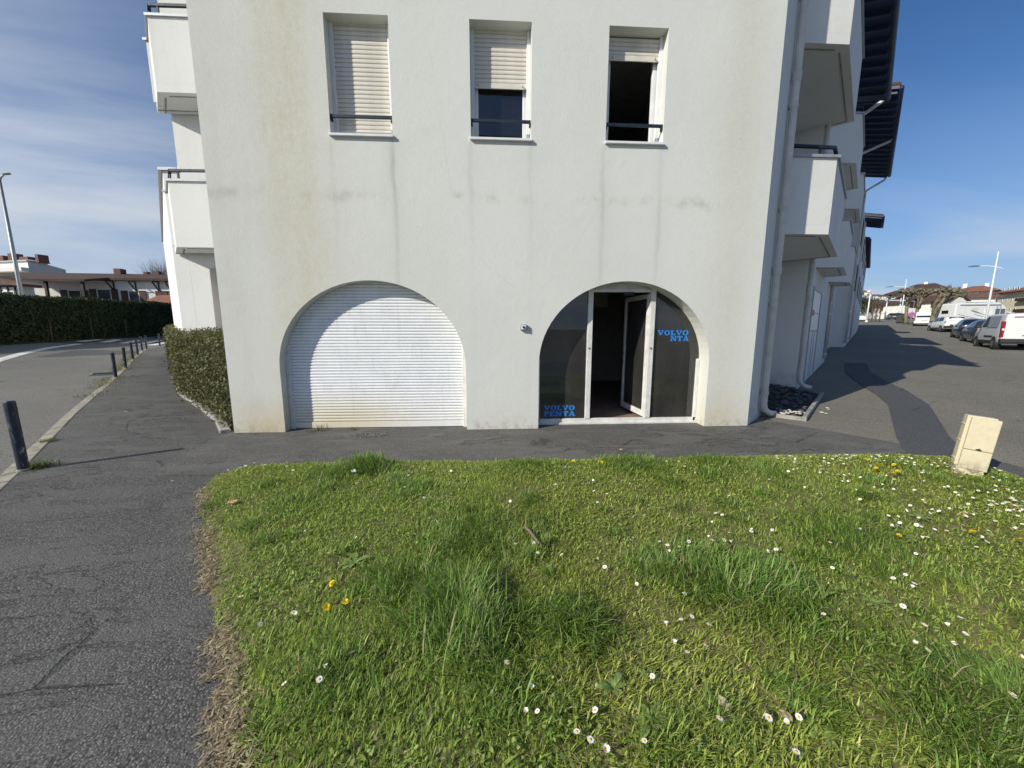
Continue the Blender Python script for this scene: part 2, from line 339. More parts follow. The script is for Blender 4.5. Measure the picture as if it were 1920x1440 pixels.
def glass_mat(name, tint=0.75, dust=0.06, rough=0.0):
    t = NT(name); n, l = t.n, t.l
    tr = n.new('ShaderNodeBsdfTransparent'); tr.inputs[0].default_value = (tint, tint*1.02, tint*1.02, 1)
    gl = n.new('ShaderNodeBsdfGlossy'); gl.inputs['Roughness'].default_value = rough; gl.inputs[0].default_value = (1, 1, 1, 1)
    fr = n.new('ShaderNodeFresnel'); fr.inputs[0].default_value = 1.65
    mx = n.new('ShaderNodeMixShader'); l.new(fr.outputs[0], mx.inputs[0]); l.new(tr.outputs[0], mx.inputs[1]); l.new(gl.outputs[0], mx.inputs[2])
    df = n.new('ShaderNodeBsdfDiffuse'); df.inputs[0].default_value = (0.5, 0.49, 0.46, 1)
    P = t.geo(); f = t.ramp(t.noise(t.map(P, (1, 1, 0.6)), 1.6, 4, 0.6), 0.25, 0.85, dust*0.55, dust*1.6)
    m2 = n.new('ShaderNodeMixShader'); l.new(f, m2.inputs[0]); l.new(mx.outputs[0], m2.inputs[1]); l.new(df.outputs[0], m2.inputs[2])
    l.new(m2.outputs[0], t.out.inputs[0]); return t.m
M['glass'] = glass_mat('window_glass', 0.72, 0.02)
M['dustyglass'] = glass_mat('dusty_glass', 0.55, 0.06)
M['carglass'] = paint('car_glass', (0.012, 0.014, 0.016), 0.06, var=0.05, spec=0.6)
M['farglass'] = paint('far_window_glass', (0.03, 0.035, 0.045), 0.12)
def tiles(name, col, sc=1.0):
    t = NT(name); P = t.geo(); c0 = tuple(x*0.6 for x in col)
    v = t.voro(t.map(P, (3.2*sc, 3.2*sc, 3.2*sc)), 1.0, out='Color'); n = t.noise(P, 0.5, 4)
    c = t.mix(t.sep(v)[0], c0, col); c = t.mix(t.ramp(n, 0.4, 0.7, 0, 0.4), c, tuple(x*0.7 for x in col))
    return t.set(c, 0.9)
M['tile_brown'] = tiles('brown_tiles', (0.085, 0.050, 0.038)); M['tile_red'] = tiles('red_tiles', (0.30, 0.125, 0.075)); M['tile_dull'] = tiles('dull_tiles', (0.20, 0.105, 0.075))
M['maroon'] = paint('maroon_timber', (0.055, 0.018, 0.016), 0.6, var=0.2)
M['timber'] = paint('dark_brown_timber', (0.035, 0.02, 0.014), 0.7)
M['brick'] = paint('chimney_brick', (0.16, 0.08, 0.065), 0.9)
# ------------------------------------------------------------------ ground, road, pavement
def grid_ground():
    xs = np.unique(np.round(np.concatenate([np.linspace(-1500, -120, 12), np.linspace(-120, -45, 16), np.linspace(-45, 66, 112), np.linspace(66, 160, 36), np.linspace(160, 1600, 14)]), 3))
    ys = np.unique(np.round(np.concatenate([np.linspace(-600, -20, 12), np.linspace(-20, 66, 87), np.linspace(66, 160, 36), np.linspace(160, 1800, 16)]), 3))
    X, Y = np.meshgrid(xs, ys); Z = gz(X, Y)
    q = (X-OL[0])*nL[0] + (Y-OL[1])*nL[1]; s = (X-OL[0])*uL[0] + (Y-OL[1])*uL[1]; sr = (X-OR[0])*uR[0]+(Y-OR[1])*uR[1]
    low = ((q > 0.3) | (s > 26)) & (X < 0)
    under = (Y > 0.2) & (Y < 4.2) & (X > -3) & (X < 5.2)
    Z = Z - np.where(low, 0.14, 0.006) - np.where(under, 0.05, 0)
    V = np.stack([X.ravel(), Y.ravel(), Z.ravel()], 1); nx, ny = len(xs), len(ys)
    F = [(j*nx+i, j*nx+i+1, (j+1)*nx+i+1, (j+1)*nx+i) for j in range(ny-1) for i in range(nx-1)]
    o = mesh_obj('ground', V, F, M['lot'], smooth=True); tag(o, 'brownish grey asphalt parking ground beside the building', 'ground', kind='structure'); return o
grid_ground()
def sheet(name, polys, mat, dz, label, cat, smooth=False):
    V, F = [], []
    for poly in polys:
        k = len(V); V += [(p[0], p[1], float(gz(p[0], p[1]))+dz) for p in poly]; F.append(tuple(range(k, k+len(poly))))
    o = mesh_obj(name, V, F, mat, smooth=smooth); tag(o, label, cat, kind='structure'); return o
KPX = [(140, 776), (180, 741), (215, 711), (235, 692), (249, 675), (259, 667), (267, 659), (275, 655)]
KERB = [np.array([3.0, -5.8]), np.array([-0.2, -1.9]), np.array([-2.6, 1.0]), np.array([-5.10, 4.02]), np.array([-5.32, 4.30])] + [gp(*p)[:2] for p in KPX] + [gp(299, 650)[:2], gp(330, 645)[:2], gp(330, 645)[:2]+np.array([3.0, 4.5]), gp(330, 645)[:2]+np.array([9.0, 9.0])]
def loft(name, A, B, mat, dza, dzb, label, cat, nsub=1):
    V, F = [], []
    for a, b in zip(A, B):
        for k in range(nsub+1):
            t = k/nsub; p = a*(1-t)+b*t; V.append((p[0], p[1], float(gz(*p))+dza*(1-t)+dzb*t))
    n = nsub+1
    for i in range(len(A)-1):
        for k in range(nsub): F.append((i*n+k, i*n+k+1, (i+1)*n+k+1, (i+1)*n+k))
    return tag(mesh_obj(name, V, F, mat, smooth=True), label, cat, kind='structure')
def dens(P, step=2.0):
    out = [P[0]]
    for a, b in zip(P[:-1], P[1:]):
        m = max(1, int(np.linalg.norm(b-a)/step))
        for i in range(1, m+1): out.append(a+(b-a)*i/m)
    return out
KD = dens(KERB)
inner = []
for p in KD:
    u = float((p-OL)@uL)
    if u < 0.0: inner.append(np.array([6.2, min(max(p[1]+0.6, -8), 6.05)]) if p[1] < 4.2 else np.array([-2.0, 6.05]))
    else: inner.append(LW(u, -0.6)[:2])
loft('pavement', KD, inner, M['pave'], 0.0, 0.0, 'dark worn asphalt footpath along the bollards and clipped hedge', 'pavement', 4)
outer = [p+nL*34 for p in KD]
loft('road', KD, outer, M['road'], -0.055, -0.055, 'grey asphalt road between kerb and tall hedge', 'road', 14)
PATH = [(-3.75, 4.1), (5.9, 4.05), (5.75, 4.75), (5.25, 5.55), (4.95, 6.02), (4.3, 6.12), (-3.95, 6.12), (-4.05, 5.8), (-3.98, 5.2), (-3.9, 4.6)]
sheet('path', [PATH], M['path'], 0.004, 'strip of grey asphalt path under the arches', 'path')
patchL = [(-2.2, 1.95), (.76, 1.77), (4.0, 1.77), (5.36, 1.6), (6.6, 1.35), (9.5, 0.9), (13.0, 0.75)]; patchR = [(-2.0, 2.5), (1.31, 2.35), (4.5, 2.4), (6.44, 2.16), (7.6, 1.9), (10.2, 1.5), (13.2, 1.4)]
pl = [RW(*p)[:2] for p in patchL]; pr = [RW(*p)[:2] for p in patchR]
sheet('trench_patch', [[pl[i], pr[i], pr[i+1], pl[i+1]] for i in range(len(pl)-1)], M['patch'], 0.010, 'smooth dark asphalt trench patch across the parking ground', 'asphalt patch')
# kerb stones, one by one, along the near part of the road edge
kerb = empty('kerb', (KERB[3][0], KERB[3][1], 0)); tag(kerb, 'worn concrete kerb stones between footpath and road', 'kerb', kind='structure')
kp = dens(KERB[1:13], 1.0)
for a, b in zip(kp[:-1], kp[1:]):
    d = (b-a)/np.linalg.norm(b-a); nn = np.array([-d[1], d[0]])
    if nn@nL < 0: nn = -nn
    a2 = a+d*0.008; b2 = b-d*0.008
    poly = [a2-nn*0.02, b2-nn*0.02, b2+nn*0.13, a2+nn*0.13]
    zt = [float(gz(*q))+h+random.uniform(-.006, .004) for q, h in zip(poly, (.012, .012, -.006, -.006))]; zb = [float(gz(*q))-.16 for q in poly]
    m = MB(); m.prism(poly if nn@np.array([d[1], -d[0]]) < 0 else poly[::-1], zb if True else 0, zt if nn@np.array([d[1], -d[0]]) < 0 else zt[::-1])
    o = m.build('kerb_stone', M['kerb'], kerb, bevel=0.012); o.matrix_parent_inverse = Matrix.Translation(-Vector((KERB[3][0], KERB[3][1], 0)))
# painted markings on the road
def mark(pts, w, name, label):
    V, F = [], []
    P = [gp(*p)[:2] for p in pts]; P = dens(P, 1.5)
    for i, p in enumerate(P):
        d = P[min(i+1, len(P)-1)]-P[max(i-1, 0)]; d = d/np.linalg.norm(d); nn = np.array([-d[1], d[0]])
        for s in (-1, 1):
            q = p+nn*s*w/2; V.append((q[0], q[1], float(gz(*q))-0.048))
    F = [(2*i, 2*i+1, 2*i+3, 2*i+2) for i in range(len(P)-1)]
    tag(mesh_obj(name, V, F, M['linepaint']), label, 'road marking', kind='structure')
mark([(-60, 690), (0, 672), (45, 660), (95, 650), (150, 643)], 0.35, 'edge_line', 'white painted line curving along the road')
for k, (a, b) in enumerate([((232, 642.5), (262, 636.5)), ((252, 645.5), (300, 637)), ((282, 646), (334, 637)), ((195, 640.5), (222, 635.5)), ((150, 639), (185, 635))]):
    mark([a, b], 0.5, 'crossing_stripe', 'white zebra crossing stripe at the street junction')
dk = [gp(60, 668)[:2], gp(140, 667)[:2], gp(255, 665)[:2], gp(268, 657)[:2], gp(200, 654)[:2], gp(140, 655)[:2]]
sheet('road_patch', [dk], M['patch'], -0.05, 'darker lens-shaped patch on the road', 'asphalt patch')  # flat dark lens-shaped sheet just above the road surface
# storm drain in the gutter
gd = gp(193, 699); dg = uL
t = empty('drain_grate', (gd[0], gd[1], gd[2]-0.05), math.atan2(uL[1], uL[0]), 'rusty slotted drain grate set in the gutter by the kerb', 'drain grate')
m = MB()
for y0, y1 in ((-.3, -.26), (.26, .3)): m.box(-.4, .4, y0, y1, 0.004, .03)
for x0, x1 in ((-.4, -.36), (.36, .4)): m.box(x0, x1, -.26, .26, 0.004, .03)
m.build('frame', M['steel'], t)
MB().box(-.36, .36, -.26, .26, .004, .008).build('pit', M['rubber'], t)
b0 = MB().box(-.018, .018, -.26, .26, .01, .028).build('bar', M['rubber'], t); b0.location = (-.31, 0, 0)
for k in range(1, 11): share(b0, t, (-.31+.062*k, 0, 0))
# ------------------------------------------------------------------ the apartment building
EAVE = 9.35
bld = empty('apartment_building', (0, FD, 0), 0, 'white rendered apartment building with two arched openings at its narrow end', 'building')
bld['label'] = 'white rendered apartment building with two arched ground floor openings and three windows above'
INV = Matrix.Translation((0, -FD, 0))
def part(mb, name, mat, parent=None, **k):
    o = mb.build(name, mat, parent or bld, **k)
    if parent is None: o.matrix_parent_inverse = INV
    return o
def arch(x0, x1, zs, zt, n=36):                                          # from left foot over the crown to the right foot
    c, a, b = (x0+x1)/2, (x1-x0)/2, zt-zs
    return [(x0, -0.05)] + [(c-a*math.cos(math.pi*i/n)*1.0, zs+b*math.sin(math.pi*i/n)) for i in range(n+1)] + [(x1, -0.05)]
A1 = arch(-3.205, -0.395, 1.0, 2.31); A2 = arch(0.75, 3.51, 1.06, 2.325)
WIN = [(-2.225, -1.366), (-0.267, 0.598), (1.69, 2.545)]; WZ0, WZ1 = 4.30, 5.80
outl = [(-3.97, -0.05)] + A1 + A2 + [(4.253, -0.05), (4.253, EAVE), (-3.97, EAVE)]
holes = [[(a, WZ0), (a, WZ1), (b, WZ1), (b, WZ0)] for a, b in WIN]
MF = Matrix(((1, 0, 0, 0), (0, 0, 1, FD), (0, 1, 0, 0), (0, 0, 0, 1)))     # (x, z) -> facade plane
# regular front face: split at the storey line so the triangles stay well shaped
m = MB()
m.fill([[(-3.97, -0.05)] + A1 + A2 + [(4.253, -0.05), (4.253, 3.0), (-3.97, 3.0)]], MF)
m.fill([[(-3.97, 3.0), (4.253, 3.0), (4.253, EAVE), (-3.97, EAVE)]] + holes, MF)
def reveal(mb, pts, d, closed=False):
    n = len(pts); k = n if closed else n-1
    for i in range(k):
        a, b = pts[i], pts[(i+1) % n]
        mb.add([(a[0], FD, a[1]), (b[0], FD, b[1]), (b[0], FD+d, b[1]), (a[0], FD+d, a[1])], [(0, 1, 2, 3)])
D1, D2, DW = 0.20, 0.31, 0.20
reveal(m, A1, D1); reveal(m, A2, D2)
for h in holes: reveal(m, h, DW, True)
part(m, 'facade_wall', M['facade'])
# side walls of the corner block and of both wings
def wallchain(pts, z0, z1, name, mat=None, parent=None):
    m = MB()
    for a, b in zip(pts[:-1], pts[1:]):
        L = max(1, int(np.linalg.norm(np.array(b)-np.array(a))/4))
        m.add([(a[0], a[1], z0), (b[0], b[1], z0), (b[0], b[1], z1), (a[0], a[1], z1)], [(0, 1, 2, 3)])
    return part(m, name, mat or M['plaster'], parent)
rc = [RW(*p)[:2] for p in ((0, 0), (1.3, 0), (1.3, -.75), (4.66, -.75), (4.66, .1), (13.2, .1), (13.2, -.3), (23.1, -.3), (23.1, .33), (60, .33), (60, -9), (13, -9))]
wallchain(rc, -0.3, EAVE, 'right_wing_wall')
lc = [LW(30, -9)[:2], LW(30, -.6)[:2], LW(5.4, -.6)[:2], np.array([-6.85, 9.2]), np.array([-6.43, 9.2])]
wallchain(lc, -0.1, EAVE, 'left_wing_wall')
wallchain([np.array([-6.43, 9.2]), np.array([-5.95, 9.2])], 2.97, EAVE, 'left_wing_wall')
wallchain([np.array([-6.43, 9.2]), np.array([-6.43, 9.5]), np.array([-5.95, 9.5])], -0.1, 2.97, 'left_wing_wall', M['farwall3'])
wallchain([np.array([-5.95, 9.5]), np.array([-3.97, FD])], -0.1, EAVE, 'left_wing_wall')
m = MB(); m.add([(-6.43, 9.2, 2.97), (-5.95, 9.2, 2.97), (-5.95, 9.5, 2.97), (-6.43, 9.5, 2.97)], [(3, 2, 1, 0)]); part(m, 'lintel', M['plaster'])
# low block further along the left wing, with a zinc coping (its end is parallel to the end facade)
def endpoly(Y0, x0, x1, u1, n1, frame):                                    # plan: end edge on Y = Y0, then back along the wing
    return [(x0, Y0), (x1, Y0)]
pA = np.array([-7.19, 9.21]); uo = float((pA-OL)@uL); no = float((pA-OL)@nL)
pB = np.array([-6.86, 9.21])
poly = [tuple(pA), tuple(pB), tuple(LW(14, -.62)[:2]), tuple(LW(14, no)[:2])]
part(MB().prism(poly, -0.1, 5.03), 'low_block', M['plaster'])
cp = [tuple(pA+np.array([-.06, -.05])), tuple(pB+np.array([0, -.05])), tuple(LW(14, -.3)[:2]), tuple(LW(14, no+.05)[:2])]
part(MB().prism(cp, 5.03, 5.09), 'coping', M['coping'])
# roofs and eaves
def slab(u0, u1, n0, n1, z0, z1, th, F=RW):
    q = [F(u0, n0), F(u1, n0), F(u1, n1), F(u0, n1)]
    zz = [z1, z1, z0, z0]
    pol = [tuple(p[:2]) for p in q]
    if F is RW: pol = pol[::-1]; zz = zz[::-1]
    return MB().prism(pol, zz, [z+th for z in zz])
def eave(u0, u1, n1, z, F=RW, nin=-4.0, rise=0.30):
    o = part(slab(u0, u1, nin, n1, z, z+rise*(n1-nin), .10, F), 'eave', M['eave'])
    part(slab(u0-.02, u1+.02, nin, n1+.03, z+.102, z+.102+rise*(n1-nin), .09, F), 'roof', M['tile_brown'])
    r0 = None; k = 0; L = n1+0.3
    u = u0+.15
    while u < u1-.1:
        a = F(u, -0.3, z+rise*(n1+.3)-.07); b = F(u, n1-.04, z+rise*.04-.07)
        ob = MB().bar(a, b, .09, .08).build('rafter', M['eave'], o); u += .62
    g = [F(u0, n1+.05, z+.02), F(u1, n1+.05, z+.02)]
    ob = MB().tube(g, .065, 8).build('gutter', M['eave'], o, smooth=True)
    return o
eave(-0.9, 11.7, 0.95, 9.25); eave(12.3, 22.6, 1.25, 9.75); eave(33.9, 38.2, 1.25, 10.0); eave(-0.3, 5.7, 0.06, 9.25, LW); eave(39, 60, .6, 9.3)
# front eave over the end facade and closing roof
pol = [(-5.0, FD-.6), (5.3, FD-.6), (5.0, FD+4), (-4.7, FD+4)]
part(MB().prism(pol, [9.35, 9.35, 10.5, 10.5], [9.5, 9.5, 10.65, 10.65]), 'eave', M['eave'])
ridge = [LW(30, -4), RW(60, -4)]
pol = [tuple(LW(30, -9)[:2]), tuple(LW(0, -.1)[:2]), tuple(RW(0, -.1)[:2]), tuple(RW(60, -9)[:2])]
part(MB().prism(pol[::1], 9.36, 9.4), 'ceiling_slab', M['dark'])
# balconies: a trapezoid in plan whose near end is parallel to the end facade
def balcony(F, pts, zb, zt, rail=True, name='balcony', wallside=True):
    # pts: inner-near, outer-near, outer-far, inner-far (x, y); solid parapet of render
    t = .12; P = [np.array(p[:2]) for p in pts]
    area = sum(P[i][0]*P[(i+1) % 4][1]-P[(i+1) % 4][0]*P[i][1] for i in range(4)); Q = P if area > 0 else P[::-1]
    m = MB(); m.prism([tuple(p) for p in Q], zb, zb+.16)
    o = part(m, name, M['plaster'])
    cen = sum(P)/4
    def off(p): d = cen-p; return p+d/np.linalg.norm(d)*t*1.6
    seg = [(P[0], P[1]), (P[1], P[2]), (P[2], P[3])]
    m2 = MB(); m3 = MB()
    for i, (a, b) in enumerate(seg):
        d = (b-a)/np.linalg.norm(b-a); nn = np.array([-d[1], d[0]])
        if nn@(cen-a) < 0: nn = -nn
        a1, b1 = a, b
        if i == 1: a1, b1 = a+d*.002, b-d*.002
        quad = [a1, b1, b1+nn*t-(d*t*.35 if i < 2 else 0), a1+nn*t+(d*t*.35 if i > 0 else 0)]
        ar = sum(quad[k][0]*quad[(k+1) % 4][1]-quad[(k+1) % 4][0]*quad[k][1] for k in range(4))
        if ar < 0: quad = quad[::-1]
        m2.prism([tuple(p) for p in quad], zb+.161, zt)
        qc = [a1-nn*.035-(d*.0), b1-nn*.035+(d*.035 if i < 2 else 0), b1+nn*(t+.03), a1+nn*(t+.03)]
        ar = sum(qc[k][0]*qc[(k+1) % 4][1]-qc[(k+1) % 4][0]*qc[k][1] for k in range(4))
        if ar < 0: qc = qc[::-1]
        m3.prism([tuple(p) for p in qc], zt+.001+.003*i, zt+.045+.003*i)
    for (a, b), s_ in zip(seg, (1, 1, 1)):
        dd_ = (b-a)/np.linalg.norm(b-a); n_ = np.array([-dd_[1], dd_[0]]); n_ = n_ if n_@(cen-a) > 0 else -n_
        a_, b_ = a+n_*.13+dd_*.13, b+n_*.13-dd_*.13
        MB().bar((a_[0], a_[1], zb-.004), (b_[0], b_[1], zb-.004), .022, .014).build('drip_strip', M['concrete'], o)
    ob = m2.build('parapet', M['plaster'], o); ob = m3.build('coping', M['coping'], o)
    if rail:
        r = MB(); zz = zt+.22; ins = .06
        c = [P[0]+(cen-P[0])*.05, P[1]+(cen-P[1])*.10, P[2]+(cen-P[2])*.10, P[3]+(cen-P[3])*.05]
        for a, b in zip(c[:-1], c[1:]):
            r.bar((a[0], a[1], zz), (b[0], b[1], zz), .05, .045)
            L = np.linalg.norm(b-a); k = max(1, int(L/1.1))
            for i in range(k+1):
                p = a+(b-a)*(i+.25)/(k+.5); r.bar((p[0], p[1], zt+.04), (p[0], p[1], zz-.02), .03, .03)
        r.build('railing', M['navy'], o)
    return o
def rb(u0, n0, u1, nout, zb, zt, uend, **k):
    # near end edge from (u0, n0) to (u1, nout)
    balcony(RW, [RW(u0, n0), RW(u1, nout), RW(uend, nout), RW(uend, n0)], zb, zt, **k)
rb(0.55, -.55, 1.77, .62, 3.25, 4.50, 4.58); rb(0.55, -.55, 1.75, .60, 6.24, 7.50, 4.9)
rb(7.3, .07, 7.84, .58, 6.24, 7.50, 10.5); rb(12.9, .07, 13.4, .57, 6.24, 7.50, 16.0)
rb(6.15, .09, 6.68, .65, 3.25, 4.45, 8.87, rail=False); rb(10.5, .09, 11.1, .66, 3.25, 4.45, 12.68, rail=False)
YB = 8.4
lx0, lx1 = -6.47, -5.46
def lb(zb, zt):
    pn = np.array([lx0, YB]); uo = float((pn-OL)@uL); no = float((pn-OL)@nL)
    balcony(LW, [np.array([lx1, YB]), pn, LW(uo+1.0, no)[:2], np.array([-5.9, LW(uo+1.0, no)[1]])], zb, zt)
lb(3.26, 4.53); lb(6.16, 7.46)
# drainpipes
def drainpipe(u, n, z1, elbow=None, z0=0.1, F=RW, swan=None):
    pts = []
    if elbow is not None:
        pts += [F(u+elbow[0], n+elbow[1], z0+.02), F(u+elbow[0]*.55, n+elbow[1]*.5, z0+.05), F(u+elbow[0]*.12, n+elbow[1]*.1, z0+.14)]
    pts += [F(u, n, z0+.26), F(u, n, z1)]
    if swan: pts += [F(u+.02, n+.05, z1+.12), F(u+.05, swan-.1, z1+.5), F(u+.05, swan, z1+.66)]
    o = part(MB().tube(pts, .055, 12), 'drainpipe', M['pipe'], smooth=True)
    for z in np.arange(z0+.45, z1, 1.55):
        c = MB().lathe([(.064, -.03), (.064, .03)], 12, Matrix.Translation(Vector(F(u, n, z).tolist())))
        c.box(-.01, .01, -.01, .01, -.02, .02, Matrix.Translation(Vector(F(u, n-.06, z).tolist())))
        ob = c.build('bracket', M['pipe'], o, smooth=True)
    for z in (2.62, 5.6):
        if z < z1:
            c = MB().lathe([(.056, -.12), (.066, -.11), (.066, .02), (.056, .03)], 12, Matrix.Translation(Vector(F(u, n, z).tolist())))
            ob = c.build('collar', M['pipe'], o, smooth=True)
drainpipe(.78, .075, 8.9, (.42, .12), .02, swan=.95); drainpipe(4.72, .165, 8.9, (.22, .22), .1, swan=.95); drainpipe(12.0, .16, 8.9, z0=.18, swan=.95); drainpipe(22.9, .4, 9.2, z0=.5, swan=1.2); drainpipe(17.0, -.22, 9.2, z0=.3, swan=1.25); drainpipe(30, .4, 9.0, z0=.6)
# doors and windows along the right wing
def wing_box(name, u0, u1, z0, z1, n, mat, inner=None, fw=.07, kids=()):
    o = MB()
    def b(ua, ub, za, zb, na, nb):
        pol = [tuple(RW(ua, na)[:2]), tuple(RW(ua, nb)[:2]), tuple(RW(ub, nb)[:2]), tuple(RW(ub, na)[:2])]
        ar = sum(pol[k][0]*pol[(k+1) % 4][1]-pol[(k+1) % 4][0]*pol[k][1] for k in range(4))
        return (pol if ar > 0 else pol[::-1]), za, zb
    for ua, ub, za, zb in ((u0, u0+fw, z0, z1), (u1-fw, u1, z0, z1), (u0+fw, u1-fw, z1-fw, z1)): o.prism(*b(ua, ub, za, zb, n-.05, n+.03))
    fr = part(o, name, mat)
    pn = MB().prism(*b(u0+fw, u1-fw, z0, z1-fw, n-.04, n+.006)).build('panel', inner or M['farglass'], fr)
    return fr
d = wing_box('garage_door', 6.2, 8.6, .12, 2.75, .1, M['coping'], M['pvc'])
for (ua, ub, za, zb) in ((6.3, 8.5, 1.52, 1.56), (7.2, 7.24, .15, 1.5), (7.7, 7.74, .15, 1.5), (6.3, 8.5, 2.05, 2.08)):
    q = [RW(ua, .108), RW(ub, .108), RW(ub, .116), RW(ua, .116)]
    ob = MB().prism([tuple(p[:2]) for p in q][::-1] if False else [tuple(p[:2]) for p in q][::-1], za, zb).build('rail', M['coping'], d)
q = [RW(6.55, .108), RW(7.0, .108), RW(7.0, .118), RW(6.55, .118)]
ob = MB().prism([tuple(p[:2]) for p in q][::-1], 1.98, 2.14).build('door_plate', paint('orange_plate', (.42, .12, .04), .5), d)
wing_box('garage_door', 14.2, 16.7, .3, 2.9, -.3, M['coping'], M['pvc']); wing_box('garage_door', 18.2, 20.8, .4, 3.0, -.3, M['coping'], M['pvc'])
for u in (25.2, 28.3, 31.6, 35, 39, 43, 48, 53): wing_box('doorway', u, u+1.1, .5, 3.3, .33, M['pvc'])
for z in (4.2, 7.2):
    for u in (5.1, 11.3): wing_box('wing_window', u, u+.9, z, z+1.35, .1, M['pvc'])
    for u in (18, 20.6): wing_box('wing_window', u, u+1.1, z, z+1.35, -.3, M['pvc'])
    for u in (25, 28, 31, 36, 41, 47, 53): wing_box('wing_window', u, u+1.2, z, z+1.7, .33, M['maroon'])
# ---- windows of the end facade
def slat_mesh(x0, x1, pitch, bulge=.007):
    m = MB(); prof = [(0.006, 0), (-bulge*.6, pitch*.14), (-bulge, pitch*.45), (-bulge*.75, pitch*.8), (0.004, pitch*.96), (.012, pitch*.96), (.012, 0)]
    n = len(prof); vs = [(x, y, z) for x in (x0, x1) for y, z in prof]
    m.add(vs, [(i, n+i, n+(i+1) % n, (i+1) % n) for i in range(n)] + [tuple(range(n)), tuple(range(2*n-1, n-1, -1))]); return m
def window(i, zshut):
    a, b = WIN[i]; Y = FD+DW-.045; w = b-a
    fr = MB(); ft = .055
    for x0, x1 in ((a+.001, a+ft), (b-ft, b-.001)): fr.box(x0, x1, Y, Y+.06, WZ0+.001, WZ1-.001)     # roller guides / outer frame
    fr.box(a+ft, b-ft, Y+.002, Y+.06, WZ0+.002, WZ0+.045)
    o = part(fr, 'window', M['pvc'], bevel=.004)
    def sub(mb, name, mat, **k): ob = mb.build(name, mat, o, **k); return ob
    # inner sash set back behind the shutter
    s = MB(); Y2 = Y+.085
    x0, x1, z0, z1 = a+.03, b-.03, WZ0+.03, WZ1-.03
    for q in ((x0, x0+.075, z0, z1), (x1-.075, x1, z0, z1), (x0+.075, x1-.075, z0, z0+.085), (x0+.075, x1-.075, z1-.08, z1)): s.box(q[0], q[1], Y2, Y2+.06, q[2], q[3])
    sub(s, 'sash', M['pvc'], bevel=.005)
    if i == 1: sub(MB().box(x0+.07, x1-.07, Y2+.025, Y2+.031, z0+.08, z1-.07), 'pane', M['glass'])
    # roller slats
    pitch = .0575; nb = int((WZ1-.03-zshut-.075)/pitch)
    src = None; z = zshut+.075
    while z < WZ1-.02:
        if src is None:
            src = slat_mesh(a+ft-.006, b-ft+.006, pitch).build('slat', M['slat'], o); src.location = (0, Y+.03, z)
        else:
            c = share(src, o, (0, Y+.03, z))
        z += pitch
    sub(MB().box(a+ft-.004, b-ft+.004, Y+.022, Y+.04, zshut, zshut+.073), 'bottom_bar', M['slat'], bevel=.004)
    for xx in (a+ft+.06, b-ft-.06): sub(MB().tube([(xx, Y+.022, zshut+.035), (xx, Y-.02, zshut+.035)], .011, 8), 'stop', M['slat'])
    # sill
    sl = MB(); sl.prism([(a-.012, FD-.045), (b+.012, FD-.045), (b+.012, FD-.002), (a-.012, FD-.002)], WZ0-.035, [WZ0-.004, WZ0-.004, WZ0+.004, WZ0+.004]); sl.prism([(a+.003, FD-.001), (b-.003, FD-.001), (b-.003, Y-.002), (a+.003, Y-.002)], WZ0-.03, [WZ0+.004, WZ0+.004, WZ0+.016, WZ0+.016])
    sub(sl, 'sill', M['pvc'], bevel=.003)
    r = MB(); zr = 4.545; yr = FD+.035
    r.box(a+.012, b-.012, yr-.014, yr+.014, zr-.02, zr+.02)
    for x0 in (a+.006, b-.026): r.box(x0, x0+.02, yr-.017, yr+.035, zr-.065, zr+.022)
    sub(r, 'guard_rail', M['navy'], bevel=.003)
window(0, WZ0+.02); window(1, 5.05); window(2, 5.48)
# rooms seen through the openings
def room(x0, x1, y0, y1, z0, z1, name):
    v = [(x, y, z) for z in (z0, z1) for y in (y0, y1) for x in (x0, x1)]
    o = part(MB().add(v, [(4, 6, 7, 5), (2, 3, 7, 6), (0, 2, 6, 4), (1, 5, 7, 3)]), name, M['roomwall'])
    ob = MB().add([v[i] for i in (0, 1, 3, 2)], [(0, 1, 2, 3)]).build('floor', M['roomfloor'], o); return o
rm = room(.55, 3.9, FD+.30, FD+5.2, .045, 2.62, 'shop_room')
ob = MB().box(.56, 1.9, FD+3.0, FD+3.1, .05, 2.6).box(1.9, 2.75, FD+3.0, FD+3.1, 2.1, 2.6).build('partition', M['roomwall'], rm)
room(-.6, 3.2, FD+.34, FD+4.2, 3.2, 5.95, 'upstairs_room')
# ---- roller shutter in the left arch
Y = FD+D1
rs = part(MB().box(-3.4, -.2, Y+.05, Y+.08, -.04, 2.5), 'roller_shutter', M['dark'])
def subp(mb, name, mat, par, **k): ob = mb.build(name, mat, par, **k); return ob
subp(MB().box(-3.145, -.455, Y-.008, Y+.012, .012, .108), 'bottom_bar', M['shutter'], rs, bevel=.004)
z = .11; src = None
while z < 2.36:
    if src is None:
        src = subp(slat_mesh(-3.3, -.3, .048, .011), 'slat', M['shutter'], rs); src.location = (0, Y+.012, z)
    else:
        c = share(src, rs, (0, Y+.012, z))
    z += .048
for x0, x1 in ((-3.204, -3.14), (-.46, -.396)): subp(MB().box(x0, x1, Y-.03, Y+.04, .0, 1.35), 'guide_rail', M['alu'], rs, bevel=.004)
